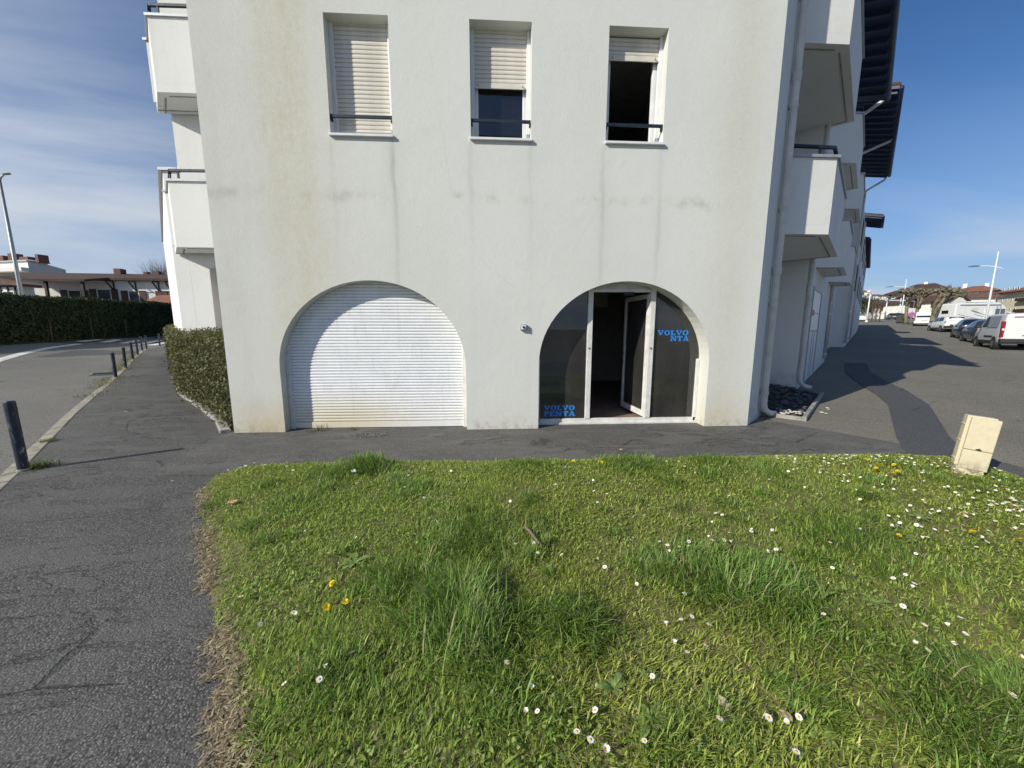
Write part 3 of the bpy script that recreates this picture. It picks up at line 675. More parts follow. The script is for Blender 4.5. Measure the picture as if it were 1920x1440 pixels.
# ---- glazed shop front in the right arch
Y = FD+D2-.05
def arch_z(x): return 1.06+(2.325-1.06)*math.sqrt(max(0, 1-((x-2.13)/1.38)**2))
fr = MB()
fr.box(.752, 3.508, Y-.03, Y+.07, .0, .035); fr.box(.80, 3.46, Y, Y+.055, .035, .095)
for x0, x1 in ((1.575, 1.655), (2.605, 2.69)): fr.box(x0, x1, Y-.012, Y+.06, .095, arch_z((x0+x1)/2)+.02)
fr.box(1.655, 2.605, Y-.01, Y+.058, 2.185, 2.235); fr.box(3.455, 3.507, Y, Y+.05, .095, 1.1); fr.box(.753, .80, Y, Y+.05, .095, 1.1)
sf = part(fr, 'shop_front', M['alu'], bevel=.004)
def archpane(x0, x1, zb, Yp):
    n = 14; top = [(x0+(x1-x0)*k/n, max(zb+.02, arch_z(x0+(x1-x0)*k/n)+.02)) for k in range(n+1)]
    loop = [(x0, zb), (x1, zb)] + top[::-1]
    mm = Matrix(((1, 0, 0, 0), (0, 0, 1, Yp), (0, 1, 0, 0), (0, 0, 0, 1)))
    return MB().fill([loop], mm)
pl_ = subp(archpane(.78, 1.58, .09, Y+.03), 'pane', M['dustyglass'], sf); pr_ = subp(archpane(2.68, 3.49, .09, Y+.03), 'pane', M['dustyglass'], sf)
subp(archpane(1.655, 2.605, 2.232, Y+.03), 'pane', M['alu'], sf)
# lettering: heavy slab-serif capitals, each a little polygon set
def letter(ch):
    B = lambda a, b, c, d: [(a, b), (c, b), (c, d), (a, d)]
    if ch == 'V': return 1.12, [[[(.0, 1), (.0, .84), (.08, .84), (.44, 0), (.64, 0), (.98, .84), (1.06, .84), (1.06, 1), (.66, 1), (.66, .84), (.76, .84), (.58, .36), (.38, .84), (.48, .84), (.48, 1)]]]
    if ch == 'O':
        o = [(.5+.5*math.cos(t*math.pi/12), .5+.52*math.sin(t*math.pi/12)) for t in range(24)]; i = [(.5+.19*math.cos(t*math.pi/12), .5+.36*math.sin(t*math.pi/12)) for t in range(24)]
        return 1.06, [[o, i[::-1]]]
    if ch == 'L': return .88, [[[(0, 0), (.82, 0), (.82, .42), (.66, .42), (.60, .18), (.40, .18), (.40, .84), (.52, .84), (.52, 1), (0, 1), (0, .84), (.1, .84), (.1, .16), (0, .16)]]]
    if ch == 'P':
        bowl = [(.46, .38)] + [(.52+.32*math.cos(t), .69+.31*math.sin(t)) for t in np.linspace(-math.pi/2, math.pi/2, 9)]
        return .92, [[[(0, 0), (.52, 0), (.52, .16), (.4, .16), (.4, .38)] + bowl[1:] + [(0, 1), (0, .84), (.1, .84), (.1, .16), (0, .16)], [(.4, .54), (.4, .84), (.5, .84), (.58, .69), (.5, .54)]]]
    if ch == 'E': return .90, [[[(0, 0), (.84, 0), (.84, .36), (.70, .36), (.64, .17), (.40, .17), (.40, .43), (.54, .43), (.54, .58), (.40, .58), (.40, .83), (.62, .83), (.68, .66), (.82, .66), (.82, 1), (0, 1), (0, .84), (.1, .84), (.1, .16), (0, .16)]]]
    if ch == 'N': return 1.10, [[[(0, 0), (.40, 0), (.40, .16), (.28, .16), (.28, .62), (.74, 0), (.94, 0), (.94, .84), (1.04, .84), (1.04, 1), (.66, 1), (.66, .84), (.76, .84), (.76, .42), (.36, 1), (0, 1), (0, .84), (.1, .84), (.1, .16), (0, .16)]]]
    if ch == 'T': return .96, [[[(.22, 0), (.68, 0), (.68, .16), (.60, .16), (.60, .82), (.72, .82), (.78, .62), (.90, .62), (.90, 1), (0, 1), (0, .62), (.12, .62), (.18, .82), (.30, .82), (.30, .16), (.22, .16)]]]
    if ch == 'A': return 1.08, [[[(0, 0), (.36, 0), (.36, .15), (.28, .15), (.32, .27), (.60, .27), (.65, .15), (.56, .15), (.56, 0), (1.02, 0), (1.02, .15), (.94, .15), (.60, 1), (.38, 1), (.10, .15), (0, .15)], [(.37, .42), (.46, .68), (.55, .42)]]]
M['blue_vinyl'] = paint('blue_vinyl', (0.03, 0.22, 0.62), 0.5, var=0.15, scale=20)
def word(txt, x0, z0, width, h, Yp, par):
    tot = sum(letter(c)[0] for c in txt)-.06; s = width/tot; x = x0
    for c in txt:
        adv, polys = letter(c); m = MB()
        for loops in polys:
            lo = [[(x+p[0]*s, z0+p[1]*h) for p in l] for l in loops]
            m.fill(lo, Matrix(((1, 0, 0, 0), (0, 0, 1, Yp), (0, 1, 0, 0), (0, 0, 0, 1))))
        subp(m, 'lettering', M['blue_vinyl'], par); x += adv*s
Yt = Y+.026
word('VOLVO', .875, .235, .53, .085, Yt, pl_); word('PENTA', .875, .135, .54, .085, Yt, pl_)
word('VOLVO', 2.76, 1.49, .53, .085, Yt, pr_); word('NTA', 2.985, 1.395, .32, .085, Yt, pr_)
# door leaf standing open into the shop
hx, hy = 2.60, Y+.06
ang = math.radians(86)
MD = Matrix.Translation((hx, hy, .10)) @ Matrix.Rotation(math.pi-ang, 4, 'Z')
dm = MB(); wd, hd = .94, 2.07
for q in ((0, .07, 0, hd), (wd-.07, wd, 0, hd), (.07, wd-.07, 0, .10), (.07, wd-.07, hd-.075, hd)): dm.box(q[0], q[1], -.045, 0, q[2], q[3], MD)
door = part(dm, 'door', M['alu'], bevel=.003)
subp(MB().box(.07, wd-.07, -.026, -.020, .10, hd-.075, MD), 'pane', M['dustyglass'], door)
hm = MB(); hm.box(wd-.055, wd-.02, -.052, -.045, .82, 1.05, MD)
hm.box(wd-.13, wd-.02, -.085, -.07, .96, .98, MD); hm.box(wd-.045, wd-.03, -.085, -.05, .96, .98, MD)
hm.box(wd-.055, wd-.02, 0, .007, .82, 1.05, MD); hm.box(wd-.15, wd-.02, .04, .055, .96, .98, MD); hm.box(wd-.045, wd-.03, 0, .055, .96, .98, MD)
subp(hm, 'handle', M['steel'], door)
subp(MB().box(2.14, 2.30, Y-.06, Y+.02, 2.13, 2.18), 'door_closer', M['navy'], sf, bevel=.005)
for x0 in (1.60, 2.635): subp(MB().box(x0, x0+.022, Y-.022, Y-.012, 1.27, 1.29), 'lock', M['navy'], sf)
# key switch beside the shop
ks = part(MB().box(.447, .553, FD-.055, FD-.001, 1.575, 1.665), 'key_switch', M['steel'], bevel=.012)
subp(MB().box(.463, .537, FD-.062, FD-.0552, 1.586, 1.652), 'cover', M['pvc'], ks, bevel=.003)
subp(MB().lathe([(0.0, 0), (.018, 0), (.018, .012), (0, .012)], 12, Matrix.Translation((.5, FD-.0625, 1.622)) @ Matrix.Rotation(math.pi/2, 4, 'X')).box(.497, .503, FD-.077, FD-.07, 1.59, 1.62), 'key_slot', M['rubber'], ks)
# ------------------------------------------------------------------ lawn
LAWN = np.array([(-2.90, 3.70), (-2.28, 2.87), (-1.86, 2.33), (-1.55, 1.95), (-1.27, 1.61), (-1.15, 1.43), (-0.97, 1.2), (-0.72, 0.7), (-0.3, -0.2), (0.3, -1.2), (5.3, -1.2), (5.4, 0.5), (5.5, 2.0), (5.6, 3.1), (5.78, 3.7), (5.72, 4.22), (5.1, 4.33), (4.0, 4.36), (1.86, 4.33), (0.25, 4.35), (-1.46, 4.42), (-2.35, 4.40), (-2.88, 4.32), (-3.02, 4.05)])
def inside(P, poly):
    x, y = P[:, 0], P[:, 1]; r = np.zeros(len(P), bool); j = len(poly)-1
    for i in range(len(poly)):
        xi, yi = poly[i]; xj, yj = poly[j]
        c = ((yi > y) != (yj > y)) & (x < (xj-xi)*(y-yi)/(yj-yi+1e-12)+xi); r ^= c; j = i
    return r
def edge_dist(P, poly, idx=None):
    d = np.full(len(P), 1e9); n = len(poly)
    for i in (range(n) if idx is None else idx):
        a, b = poly[i], poly[(i+1) % n]; ab = b-a; t = np.clip(((P-a)@ab)/(ab@ab), 0, 1); d = np.minimum(d, np.linalg.norm(P-(a+t[:, None]*ab), axis=1))
    return d
_perm = rng.random((64, 64))
def vnoise(x, y, s):
    x = np.asarray(x)*s+17.3; y = np.asarray(y)*s+5.1; i = np.floor(x).astype(int); j = np.floor(y).astype(int); fx = x-i; fy = y-j; fx = fx*fx*(3-2*fx); fy = fy*fy*(3-2*fy)
    g = lambda a, b: _perm[a % 64, b % 64]
    return (g(i, j)*(1-fx)+g(i+1, j)*fx)*(1-fy)+(g(i, j+1)*(1-fx)+g(i+1, j+1)*fx)*fy
# hummocks of longer grass (pixel of the root, radius, extra height)
TUFT = [(gp(x, y)[:2], r, h) for x, y, r, h in [(690, 888, .24, .13), (640, 900, .25, .07), (850, 1165, .24, .15), (760, 1120, .22, .08), (905, 1225, .20, .13), (1070, 1195, .16, .12), (880, 1030, .35, .06), (1330, 1110, .26, .11), (1440, 1125, .24, .11), (1230, 1090, .2, .07), (1590, 1030, .40, .07), (1180, 880, .35, .08), (1330, 870, .3, .05), (1700, 890, .3, .04), (1890, 1400, .25, .12), (1800, 1430, .2, .08), (1500, 1200, .2, .05), (560, 960, .3, .04), (620, 1300, .2, .06), (1000, 880, .4, .04), (1010, 1000, .3, .03), (1650, 1250, .25, .04), (940, 1330, .22, .05)]]
_r = random.Random(21)
TUFT = [(c, r*_r.uniform(.8, 1.05), h*.78) for c, r, h in TUFT]
for _k in range(120):
    TUFT.append((np.array([_r.uniform(-2.7, 5.4), _r.uniform(.7, 4.25)]), _r.uniform(.04, .13), _r.uniform(.02, .055)))
def tuftness(P):
    h = np.zeros(len(P)); 
    for c, r, k in TUFT: h = np.maximum(h, k*np.exp(-(((P-c)**2).sum(1))/(r*r)))
    return h
def lawn_z(P):
    e = edge_dist(P, LAWN)
    return 0.006 + 0.045*np.clip(e/0.35, 0, 1) + 0.035*(vnoise(P[:, 0], P[:, 1], 1.3)-0.4)*np.clip(e/.3, 0, 1) + 0.018*vnoise(P[:, 0], P[:, 1], 5)*np.clip(e/.2, 0, 1) + 0.25*tuftness(P)*np.clip(e/.2, 0, 1)
g = 0.06
xs = np.arange(-3.1, 5.9, g); ys = np.arange(-1.2, 4.5, g); X, Y2 = np.meshgrid(xs, ys); P = np.stack([X.ravel(), Y2.ravel()], 1)
ins = inside(P, LAWN); Z = np.where(ins, lawn_z(P), -0.02); nx = len(xs)
F = [(j*nx+i, j*nx+i+1, (j+1)*nx+i+1, (j+1)*nx+i) for j in range(len(ys)-1) for i in range(nx-1) if ins[j*nx+i] or ins[j*nx+i+1] or ins[(j+1)*nx+i] or ins[(j+1)*nx+i+1]]
t = NT('lawn_soil'); Pn = t.geo()
t.set(t.mix(t.ramp(t.noise(Pn, 6, 4), .35, .7), (0.10, 0.105, 0.035), (0.17, 0.145, 0.07)), 0.95); M['soil'] = t.m
tag(mesh_obj('lawn', np.column_stack([P, Z]), F, M['soil'], smooth=True), 'uneven lawn ground in front of the arches', 'lawn', kind='structure')
def leaf_mat(name, rough=0.55, trans=0.35, spec=0.3):
    t = NT(name); n, l = t.n, t.l
    at = n.new('ShaderNodeAttribute'); at.attribute_name = 'tint'
    t.put(at.outputs['Color'], t.b.inputs['Base Color']); t.b.inputs['Roughness'].default_value = rough; t.b.inputs['Specular IOR Level'].default_value = spec
    tr = n.new('ShaderNodeBsdfTranslucent'); hs = n.new('ShaderNodeHueSaturation'); hs.inputs['Value'].default_value = 1.25; hs.inputs['Saturation'].default_value = 1.1; l.new(at.outputs['Color'], hs.inputs['Color']); l.new(hs.outputs[0], tr.inputs[0])
    mx = n.new('ShaderNodeMixShader'); mx.inputs[0].default_value = trans; l.new(t.b.outputs[0], mx.inputs[1]); l.new(tr.outputs[0], mx.inputs[2]); l.new(mx.outputs[0], t.out.inputs[0]); return t.m
M['grass'] = leaf_mat('grass_blades', 0.5, 0.35, 0.35); M['leaf'] = leaf_mat('hedge_leaves', 0.5, 0.25, 0.3)
def np_mesh(name, V, faces_idx, sizes, mat, tint=None, parent=None, smooth=False):
    me = bpy.data.meshes.new(name); me.vertices.add(len(V)); me.vertices.foreach_set('co', V.astype(np.float32).ravel())
    me.loops.add(len(faces_idx)); me.loops.foreach_set('vertex_index', faces_idx.astype(np.int32))
    st = np.concatenate([[0], np.cumsum(sizes)[:-1]]).astype(np.int32); me.polygons.add(len(sizes)); me.polygons.foreach_set('loop_start', st); me.polygons.foreach_set('loop_total', sizes.astype(np.int32))
    if smooth: me.polygons.foreach_set('use_smooth', np.ones(len(sizes), bool))
    me.materials.append(mat); me.update(calc_edges=True)
    if tint is not None:
        a = me.attributes.new('tint', 'FLOAT_COLOR', 'POINT'); a.data.foreach_set('color', np.column_stack([tint, np.ones(len(tint))]).astype(np.float32).ravel())
    o = bpy.data.objects.new(name, me); COL.objects.link(o)
    if parent is not None: o.parent = parent
    return o
def blades(name, P, z0, L, w, az, lean, curl, tint, mat, parent=None):
    # each blade: 2 base, 2 mid, 2 upper, 1 tip vertices (2 quads + 1 triangle)
    n = len(P); d = np.stack([np.cos(az), np.sin(az), np.zeros(n)], 1); s = np.stack([-np.sin(az), np.cos(az), np.zeros(n)], 1)
    base = np.column_stack([P, z0]); V = np.zeros((n, 7, 3)); pos = base.copy(); th = lean.copy(); ww = [1.0, 0.95, 0.68]
    for k in range(3):
        V[:, 2*k] = pos - s*(w*ww[k]/2)[:, None]; V[:, 2*k+1] = pos + s*(w*ww[k]/2)[:, None]
        step = (L/3)[:, None]*(d*np.sin(th)[:, None] + np.array([0, 0, 1.0])*np.cos(th)[:, None]); pos = pos+step; th = th+curl
    V[:, 6] = pos
    b = (np.arange(n)*7)[:, None]; f = np.concatenate([b+np.array([[0, 1, 3, 2]]), b+np.array([[2, 3, 5, 4]]), b+np.array([[4, 5, 6]])], 1).ravel(); sz = np.tile([4, 4, 3], n)
    T = np.repeat(tint[:, None, :], 7, 1); T[:, 0:2] *= 0.9; T[:, 6] *= 1.12
    return np_mesh(name, V.reshape(-1, 3), f, sz, mat, T.reshape(-1, 3), parent)
def scatter(n, box):
    return np.column_stack([rng.uniform(box[0], box[1], n), rng.uniform(box[2], box[3], n)])
def near_w(P): return np.clip(1.9/np.maximum(np.hypot(P[:, 0], P[:, 1]+0.2), 0.5), 0.35, 1.0)
# --- ordinary turf
NB = 300000
P = scatter(int(NB*1.75), (-3.1, 5.8, 0.35, 4.45)); P = P[inside(P, LAWN)]
keep = rng.random(len(P)) < (0.30+0.70*near_w(P))*(0.62+0.5*vnoise(P[:, 0], P[:, 1], 2.4)); P = P[keep][:NB]
n = len(P); tf = tuftness(P); el = edge_dist(P, LAWN, range(0, 9)); ea = edge_dist(P, LAWN)
nz = vnoise(P[:, 0], P[:, 1], 0.9); nz2 = vnoise(P[:, 0]+9, P[:, 1], 2.2); nz3 = vnoise(P[:, 0], P[:, 1]+31, 7)
dist = np.hypot(P[:, 0], P[:, 1])
L = (0.020+0.025*rng.random(n)+0.018*nz3)*(0.72+0.5*nz2) + tf*rng.uniform(.6, 1.5, n); L *= np.clip(0.45+ea/.25, .45, 1)
w = (.0026+.0052*rng.random(n)**2)*(1+0.13*np.clip(dist-2, 0, 4))
az = rng.uniform(0, 2*math.pi, n); flow = 2*math.pi*vnoise(P[:, 0], P[:, 1], .8); az = np.where(rng.random(n) < .5, flow+rng.normal(0, .7, n), az)
lean = np.abs(rng.normal(.72, .42, n)); lean = np.minimum(lean, 1.5); curl = rng.uniform(.05, .55, n)
ga = np.array([.212, .302, .050]); gb = np.array([.370, .425, .090]); gd_ = np.array([.110, .205, .038]); gy = np.array([.48, .42, .21])
mixv = np.clip(nz*1.2-.1+rng.normal(0, .22, n), 0, 1)[:, None]; tint = ga*(1-mixv)+gb*mixv
tt = np.clip(tf/.07, 0, 1)[:, None]*.8; tint = tint*(1-tt)+gd_*tt*(.85+.5*rng.random((n, 1)))
dry = (rng.random(n) < .05+.16*(nz2 > .66)+.7*np.clip(1-el/.09, 0, 1)*(vnoise(P[:, 0], P[:, 1], 3.5) > .25)); tint[dry] = gy*rng.uniform(.6, 1.25, (dry.sum(), 1))
lean[dry] = np.minimum(lean[dry]+.5, 1.5)
tint *= rng.uniform(.5, 1.65, (n, 1))
th_ = rng.random(n) < .035; tint[th_] = np.array([.52, .47, .27])*rng.uniform(.6, 1.2, (th_.sum(), 1)); lean[th_] = rng.uniform(1.2, 1.55, th_.sum())
tag(blades('grass', P, lawn_z(P)-.004, L, w, az, lean, curl, tint, M['grass']), 'green lawn grass with longer dark tufts', 'grass', kind='stuff')
# --- long arching blades of the coarse tufts
Pl, Ll = [], []
for c, r, h in TUFT:
    if h < .022: continue
    k = int(2600*h/.13*(r/.25)**2)+12; q = c+rng.normal(0, r*.55, (k, 2)); Pl.append(q); Ll.append(np.full(k, h))
P = np.concatenate(Pl); hh = np.concatenate(Ll); ok = inside(P, LAWN); P, hh = P[ok], hh[ok]; n = len(P)
L = hh*rng.uniform(.5, 1.8, n)+.03; fl = 2*math.pi*vnoise(P[:, 0], P[:, 1], 3.1); az = fl+rng.normal(0, 1.0, n)
tint = (np.array([.125, .235, .045])+rng.random((n, 1))*np.array([.12, .11, .03]))*rng.uniform(.45, 1.5, (n, 1)); yl = rng.random(n) < .09; tint[yl] = np.array([.46, .41, .22])
tag(blades('coarse_grass', P, lawn_z(P)-.004, L, rng.uniform(.003, .0085, n), az, np.abs(rng.normal(.5, .35, n)), rng.uniform(.1, .75, n), tint, M['grass']), 'clumps of long dark green coarse grass in the lawn', 'grass', kind='stuff')
# --- straw along the footpath edge
k = 5200; seg = rng.integers(0, 8, k); tpar = rng.random(k); a = LAWN[seg]; b = LAWN[seg+1]; P = a+(b-a)*tpar[:, None]
nrm = np.array([0.78, 0.62]); P = P+nrm*rng.normal(.005, .042, k)[:, None]*(0.5+1.0*vnoise(P[:, 0], P[:, 1], 2.2))[:, None]
hb = vnoise(P[:, 0], P[:, 1], 2.6); P = P[hb > .30]; k = len(P)
tint = np.where(rng.random((k, 1)) < .45, np.array([[.36, .28, .19]]), np.array([[.60, .52, .34]]))*rng.uniform(.4, 1.25, (k, 1))
tag(blades('straw', P, np.where(inside(P, LAWN), lawn_z(P), .002)+rng.uniform(.002, .016, k), rng.uniform(.015, .055, k), rng.uniform(.003, .008, k), rng.uniform(0, 6.3, k), rng.uniform(1.15, 1.58, k), rng.uniform(-.1, .25, k), tint, M['grass']), 'dry beige straw along the footpath edge of the lawn', 'straw', kind='stuff')
# --- clover and small broad leaves
def leaves(name, C, r, nrm, tint, mat, parent=None, k=6, asp=.75, fold=.0):
    n = len(C); nrm = nrm/np.linalg.norm(nrm, axis=1)[:, None]; a0 = rng.normal(0, 1, (n, 3)); u = np.cross(nrm, a0); u /= np.linalg.norm(u, axis=1)[:, None]; v = np.cross(nrm, u)
    ang = np.linspace(0, 2*math.pi, k, endpoint=False); V = C[:, None]+r[:, None, None]*(np.cos(ang)[None, :, None]*u[:, None]+asp*np.sin(ang)[None, :, None]*v[:, None])
    if fold: V += nrm[:, None]*(np.abs(np.sin(ang))[None, :, None]*r[:, None, None]*fold)
    f = np.arange(n*k); return np_mesh(name, V.reshape(-1, 3), f, np.full(n, k), mat, np.repeat(tint, k, 0), parent)
k = 40000; P = scatter(k, (-2.9, 5.7, .4, 4.3)); P = P[inside(P, LAWN)]
m_ = vnoise(P[:, 0]+3, P[:, 1]+8, 1.5)+.25*vnoise(P[:, 0], P[:, 1], 6); P = P[(m_ > .62) & (tuftness(P) < .07)]; n = len(P)
Z = lawn_z(P)+rng.uniform(.008, .038, n)*np.clip(edge_dist(P, LAWN)/.15, .2, 1)
C = np.column_stack([P, Z]); nn = np.column_stack([rng.normal(0, .65, (n, 2)), np.ones(n)])
tint = (np.array([.190, .290, .065])+rng.random((n, 1))*np.array([.13, .11, .04]))*rng.uniform(.7, 1.3, (n, 1))
tag(leaves('clover', C, rng.uniform(.005, .0125, n), nn, tint, M['grass'], k=5, asp=.62, fold=.25), 'low clover and small broad leaves among the grass', 'clover', kind='stuff')
k = 5200; P = scatter(k, (-2.9, 5.7, .5, 4.3)); P = P[inside(P, LAWN)]; P = P[(vnoise(P[:, 0]-7, P[:, 1]+2, 1.9) > .45) & (tuftness(P) < .06)]; n = len(P)
tint = (np.array([.17, .27, .05])+rng.random((n, 1))*np.array([.12, .10, .03]))*rng.uniform(.7, 1.25, (n, 1))
tag(blades('broad_leaves', P, lawn_z(P)+.004, rng.uniform(.03, .075, n), rng.uniform(.010, .022, n), rng.uniform(0, 6.3, n), rng.uniform(.7, 1.3, n), rng.uniform(.05, .4, n), tint, M['grass']), 'broad dandelion and plantain leaves spread through the turf', 'leaves', kind='stuff')
# --- fallen bits in the lawn: pale dead leaves and twigs as stuff too small to pick apart
k = 420; P = scatter(k*2, (-2.9, 5.6, .8, 4.3)); P = P[inside(P, LAWN)][:k]; n = len(P)
tag(leaves('leaf_litter', np.column_stack([P, lawn_z(P)+rng.uniform(.015, .05, n)]), rng.uniform(.004, .013, n), np.column_stack([rng.normal(0, .5, (n, 2)), np.ones(n)]), np.array([.33, .26, .16])*rng.uniform(.4, 1.2, (n, 1)), M['grass'], asp=.5, fold=.3), 'scattered bits of dry leaf lying in the lawn', 'leaf litter', kind='stuff')
def lawn_pt(x, y):                                                        # pixel -> point on the lawn surface
    d = ray(x, y); t = np.arange(1.0, 9, .01); Q = np.array([0, 0, CAMH])+t[:, None]*d; z = lawn_z(Q[:, :2]); k = np.nonzero(Q[:, 2] < z+.035)[0]; q = Q[k[0]]; return np.array([q[0], q[1], float(lawn_z(q[None, :2])[0])])
# --- daisies
M['petal'] = paint('daisy_petal', (.82, .82, .80), .6, var=.04); M['yolk'] = paint('daisy_centre', (.75, .42, .03), .7); M['stem'] = paint('flower_stem', (.09, .15, .03), .6); M['dandelion'] = paint('dandelion_petal', (.82, .62, .02), .6, var=.1, scale=40)
def daisy_meshes(np_, r, droop):
    m = MB(); rr = random.Random(np_*7)
    for i in range(np_):
        a = 2*math.pi*i/np_+rr.uniform(-.05, .05); L_ = r*rr.uniform(.88, 1.05); c, s = math.cos(a), math.sin(a); w_ = r*.17; px_, py_ = -s, c; zt = droop*r*rr.uniform(.6, 1.3)
        m.add([(c*r*.25-px_*w_*.6, s*r*.25-py_*w_*.6, 0), (c*r*.25+px_*w_*.6, s*r*.25+py_*w_*.6, 0), (c*L_*.85+px_*w_, s*L_*.85+py_*w_, zt*.8), (c*L_, s*L_, zt), (c*L_*.85-px_*w_, s*L_*.85-py_*w_, zt*.8)], [(0, 1, 2, 3, 4)])
    return m
def make_flower(kind):
    root = empty(kind, (0, 0, 0))
    if kind == 'daisy':
        for v in range(1): daisy_meshes(17, .0132, .12).build('petals', M['petal'], root)
        MB().lathe([(.0048, -.001), (.0046, .002), (.003, .0034), (0.0003, .004)], 8).build('flower_centre', M['yolk'], root)
    else:
        m = daisy_meshes(26, .019, .15); m2 = daisy_meshes(20, .014, .35); m.add([(a, b, c+.003) for a, b, c in m2.v], m2.f); m3 = daisy_meshes(13, .009, .6); m.add([(a, b, c+.006) for a, b, c in m3.v], m3.f)
        m.build('petals', M['dandelion'], root)
        MB().lathe([(.006, -.012), (.007, -.002), (.002, 0)], 8).build('sepals', M['stem'], root)
    st = MB().tube([(0, 0, 0), (.002, .001, -.03), (.006, .003, -.065)], [.0012, .0013, .0014], 5).build('stem', M['stem'], root); return root
C7 = [(120,978),(207,1205),(258,1203),(435,1297),(495,1343),(566,1366),(737,1355),(517,1190),(775,1045),(840,812),(903,781),(952,776),(1028,811),(877,880),(932,928),(1013,905),(920,666),(703,625),(561,546),(1074,1252),(1295,1238),(1382,1250),(1430,1240),(1422,1376),(366,490),(238,455),(677,423),(773,456),(842,456),(853,478),(866,475),(893,459),(901,493),(933,450),(939,438),(808,425),(936,354),(1045,340),(1090,305),(1060,295),(1121,389),(1028,413),(1048,420),(1098,427),(1113,438),(1130,427),(1220,381),(1314,380),(1331,468),(1293,478),(1119,226),(1144,217),(1183,293),(838,65),(893,70),(920,92),(975,97),(969,116),(947,102),(512,203),(528,245),(674,165),(571,211),(430,149),(509,147),(385,92),(467,90),(340,165),(136,241),(157,444),(260,485),(1030,121),(1230,537),(233,1107)]
C8 = [(638,620),(690,604),(729,641),(721,664),(683,705),(679,745),(771,837),(877,831),(927,800),(952,855),(901,919),(729,915),(786,936),(735,518),(730,453),(765,452),(784,447),(1000,482),(1047,460),(1020,447),(880,429),(871,411),(947,416),(626,397),(655,395),(740,384),(617,348),(878,320),(828,366),(711,306),(775,293),(770,278),(620,224),(640,230),(730,230),(475,242),(493,275),(530,252),(541,250),(555,222),(580,305),(555,308),(392,200),(416,195),(400,167),(423,172),(350,172),(318,160),(325,142),(163,238),(191,256),(252,226),(284,255),(305,252),(110,415),(20,415),(354,443),(361,475),(127,500),(89,510),(372,582),(333,785),(1147,1175),(1198,968),(1205,670),(1083,367),(1000,340),(990,343),(955,350),(965,293),(908,247),(920,260),(985,268),(1007,240),(1046,330),(1047,252),(1060,300),(1083,290),(1103,328),(1125,298),(1150,270),(1158,268),(1168,300),(1145,322),(1170,322),(1175,240),(1130,222),(1195,330),(1180,345),(1153,408),(1200,380),(1170,405),(930,312),(950,312),(954,335)]
C6 = [(699,1020),(671,1066),(514,1095),(552,751),(568,757),(403,797),(317,683),(711,485),(604,380),(835,411),(1117,275),(1140,230),(1054,187),(1071,131),(293,107),(337,90),(378,68),(214,135),(838,160),(1262,104),(1142,107)]
DP = [(900+x/2.4, 840+y/2.4) for x, y in C7]+[(1400+x/2.323, 820+y/2.323) for x, y in C8]+[(320+x/2.4, 840+y/2.4) for x, y in C6]
rr = random.Random(5)
for k in range(75): DP.append((rr.uniform(1440, 1775), 856+abs(rr.gauss(0, 1))*17))
for k in range(18): DP.append((rr.uniform(1800, 1925), rr.uniform(905, 960)))
for k in range(12): DP.append((rr.uniform(420, 600), 868+abs(rr.gauss(0, 1))*12))
def daisy_label(q, x, y):
    if x > 1690 and y < 985: return 'white daisy in the dense colony around the leaning cream cabinet'
    if y < 900 and x > 1400: return 'white daisy in the band along the path between shop and cabinet'
    if y < 900 and x < 620: return 'white daisy on the rounded lawn corner beside the footpath'
    if y < 930: return 'white daisy near the path edge in front of the arches'
    if x < 620: return 'white daisy close to the footpath side near three dandelions'
    if 1290 < x < 1480 and y < 1065: return 'white daisy in the loose row behind a long dark grass tuft'
    if 1220 < x < 1350 and 1140 < y < 1240: return 'white daisy in the cluster before the long dark grass tuft'
    if x > 1650: return 'white daisy in the short turf between long tufts and parking ground'
    if y > 1300: return 'white daisy in the patchy turf below the darkest grass tuft'
    return 'white daisy scattered singly in the middle of the lawn'
src = make_flower('daisy'); first = True; src2 = None
for i, (x, y) in enumerate(DP):
    q = lawn_pt(x, y)
    if not inside(q[None, :2], LAWN)[0]: continue
    o = src if first else copy_tree(src); first = False
    if i % 4 == 1:                                                        # some heads are half closed
        if src2 is None: src2 = daisy_meshes(15, .0115, .95).build('petals_half_closed', M['petal']).data; bpy.data.objects.remove(bpy.data.objects['petals_half_closed'])
        for ch in o.children:
            if ch.name.startswith('petals'): ch.data = src2
    o.location = (q[0], q[1], q[2]+.042+rr.uniform(-.008, .014)+.4*float(tuftness(q[None, :2])[0])); o.rotation_euler = (rr.gauss(-.25, .22), rr.gauss(0, .25), rr.uniform(0, 6.28)); s = rr.uniform(.85, 1.2); o.scale = (s, s, s)
    tag(o, daisy_label(q, x, y), 'daisy', 'daisies in the lawn')
V, Fq = [], []
for k in range(150):
    x, y = (rr.uniform(1420, 1920), 852+abs(rr.gauss(0, 1))*22) if k < 90 else (rr.uniform(1600, 1925), rr.uniform(880, 1000)); q = lawn_pt(x, y)
    if not inside(q[None, :2], LAWN)[0]: continue
    b_ = len(V); r_ = rr.uniform(.008, .013); tx, ty = rr.gauss(0, .3), rr.gauss(0, .3)
    for j in range(9): a_ = 2*math.pi*j/9; V.append((q[0]+r_*math.cos(a_), q[1]+r_*math.sin(a_), q[2]+.045+r_*(tx*math.cos(a_)+ty*math.sin(a_))))
    Fq.append(tuple(range(b_, b_+9)))
tag(mesh_obj('far_daisies', V, Fq, M['petal']), 'further tiny white daisies crowding the cabinet side of the lawn', 'daisies', kind='stuff')
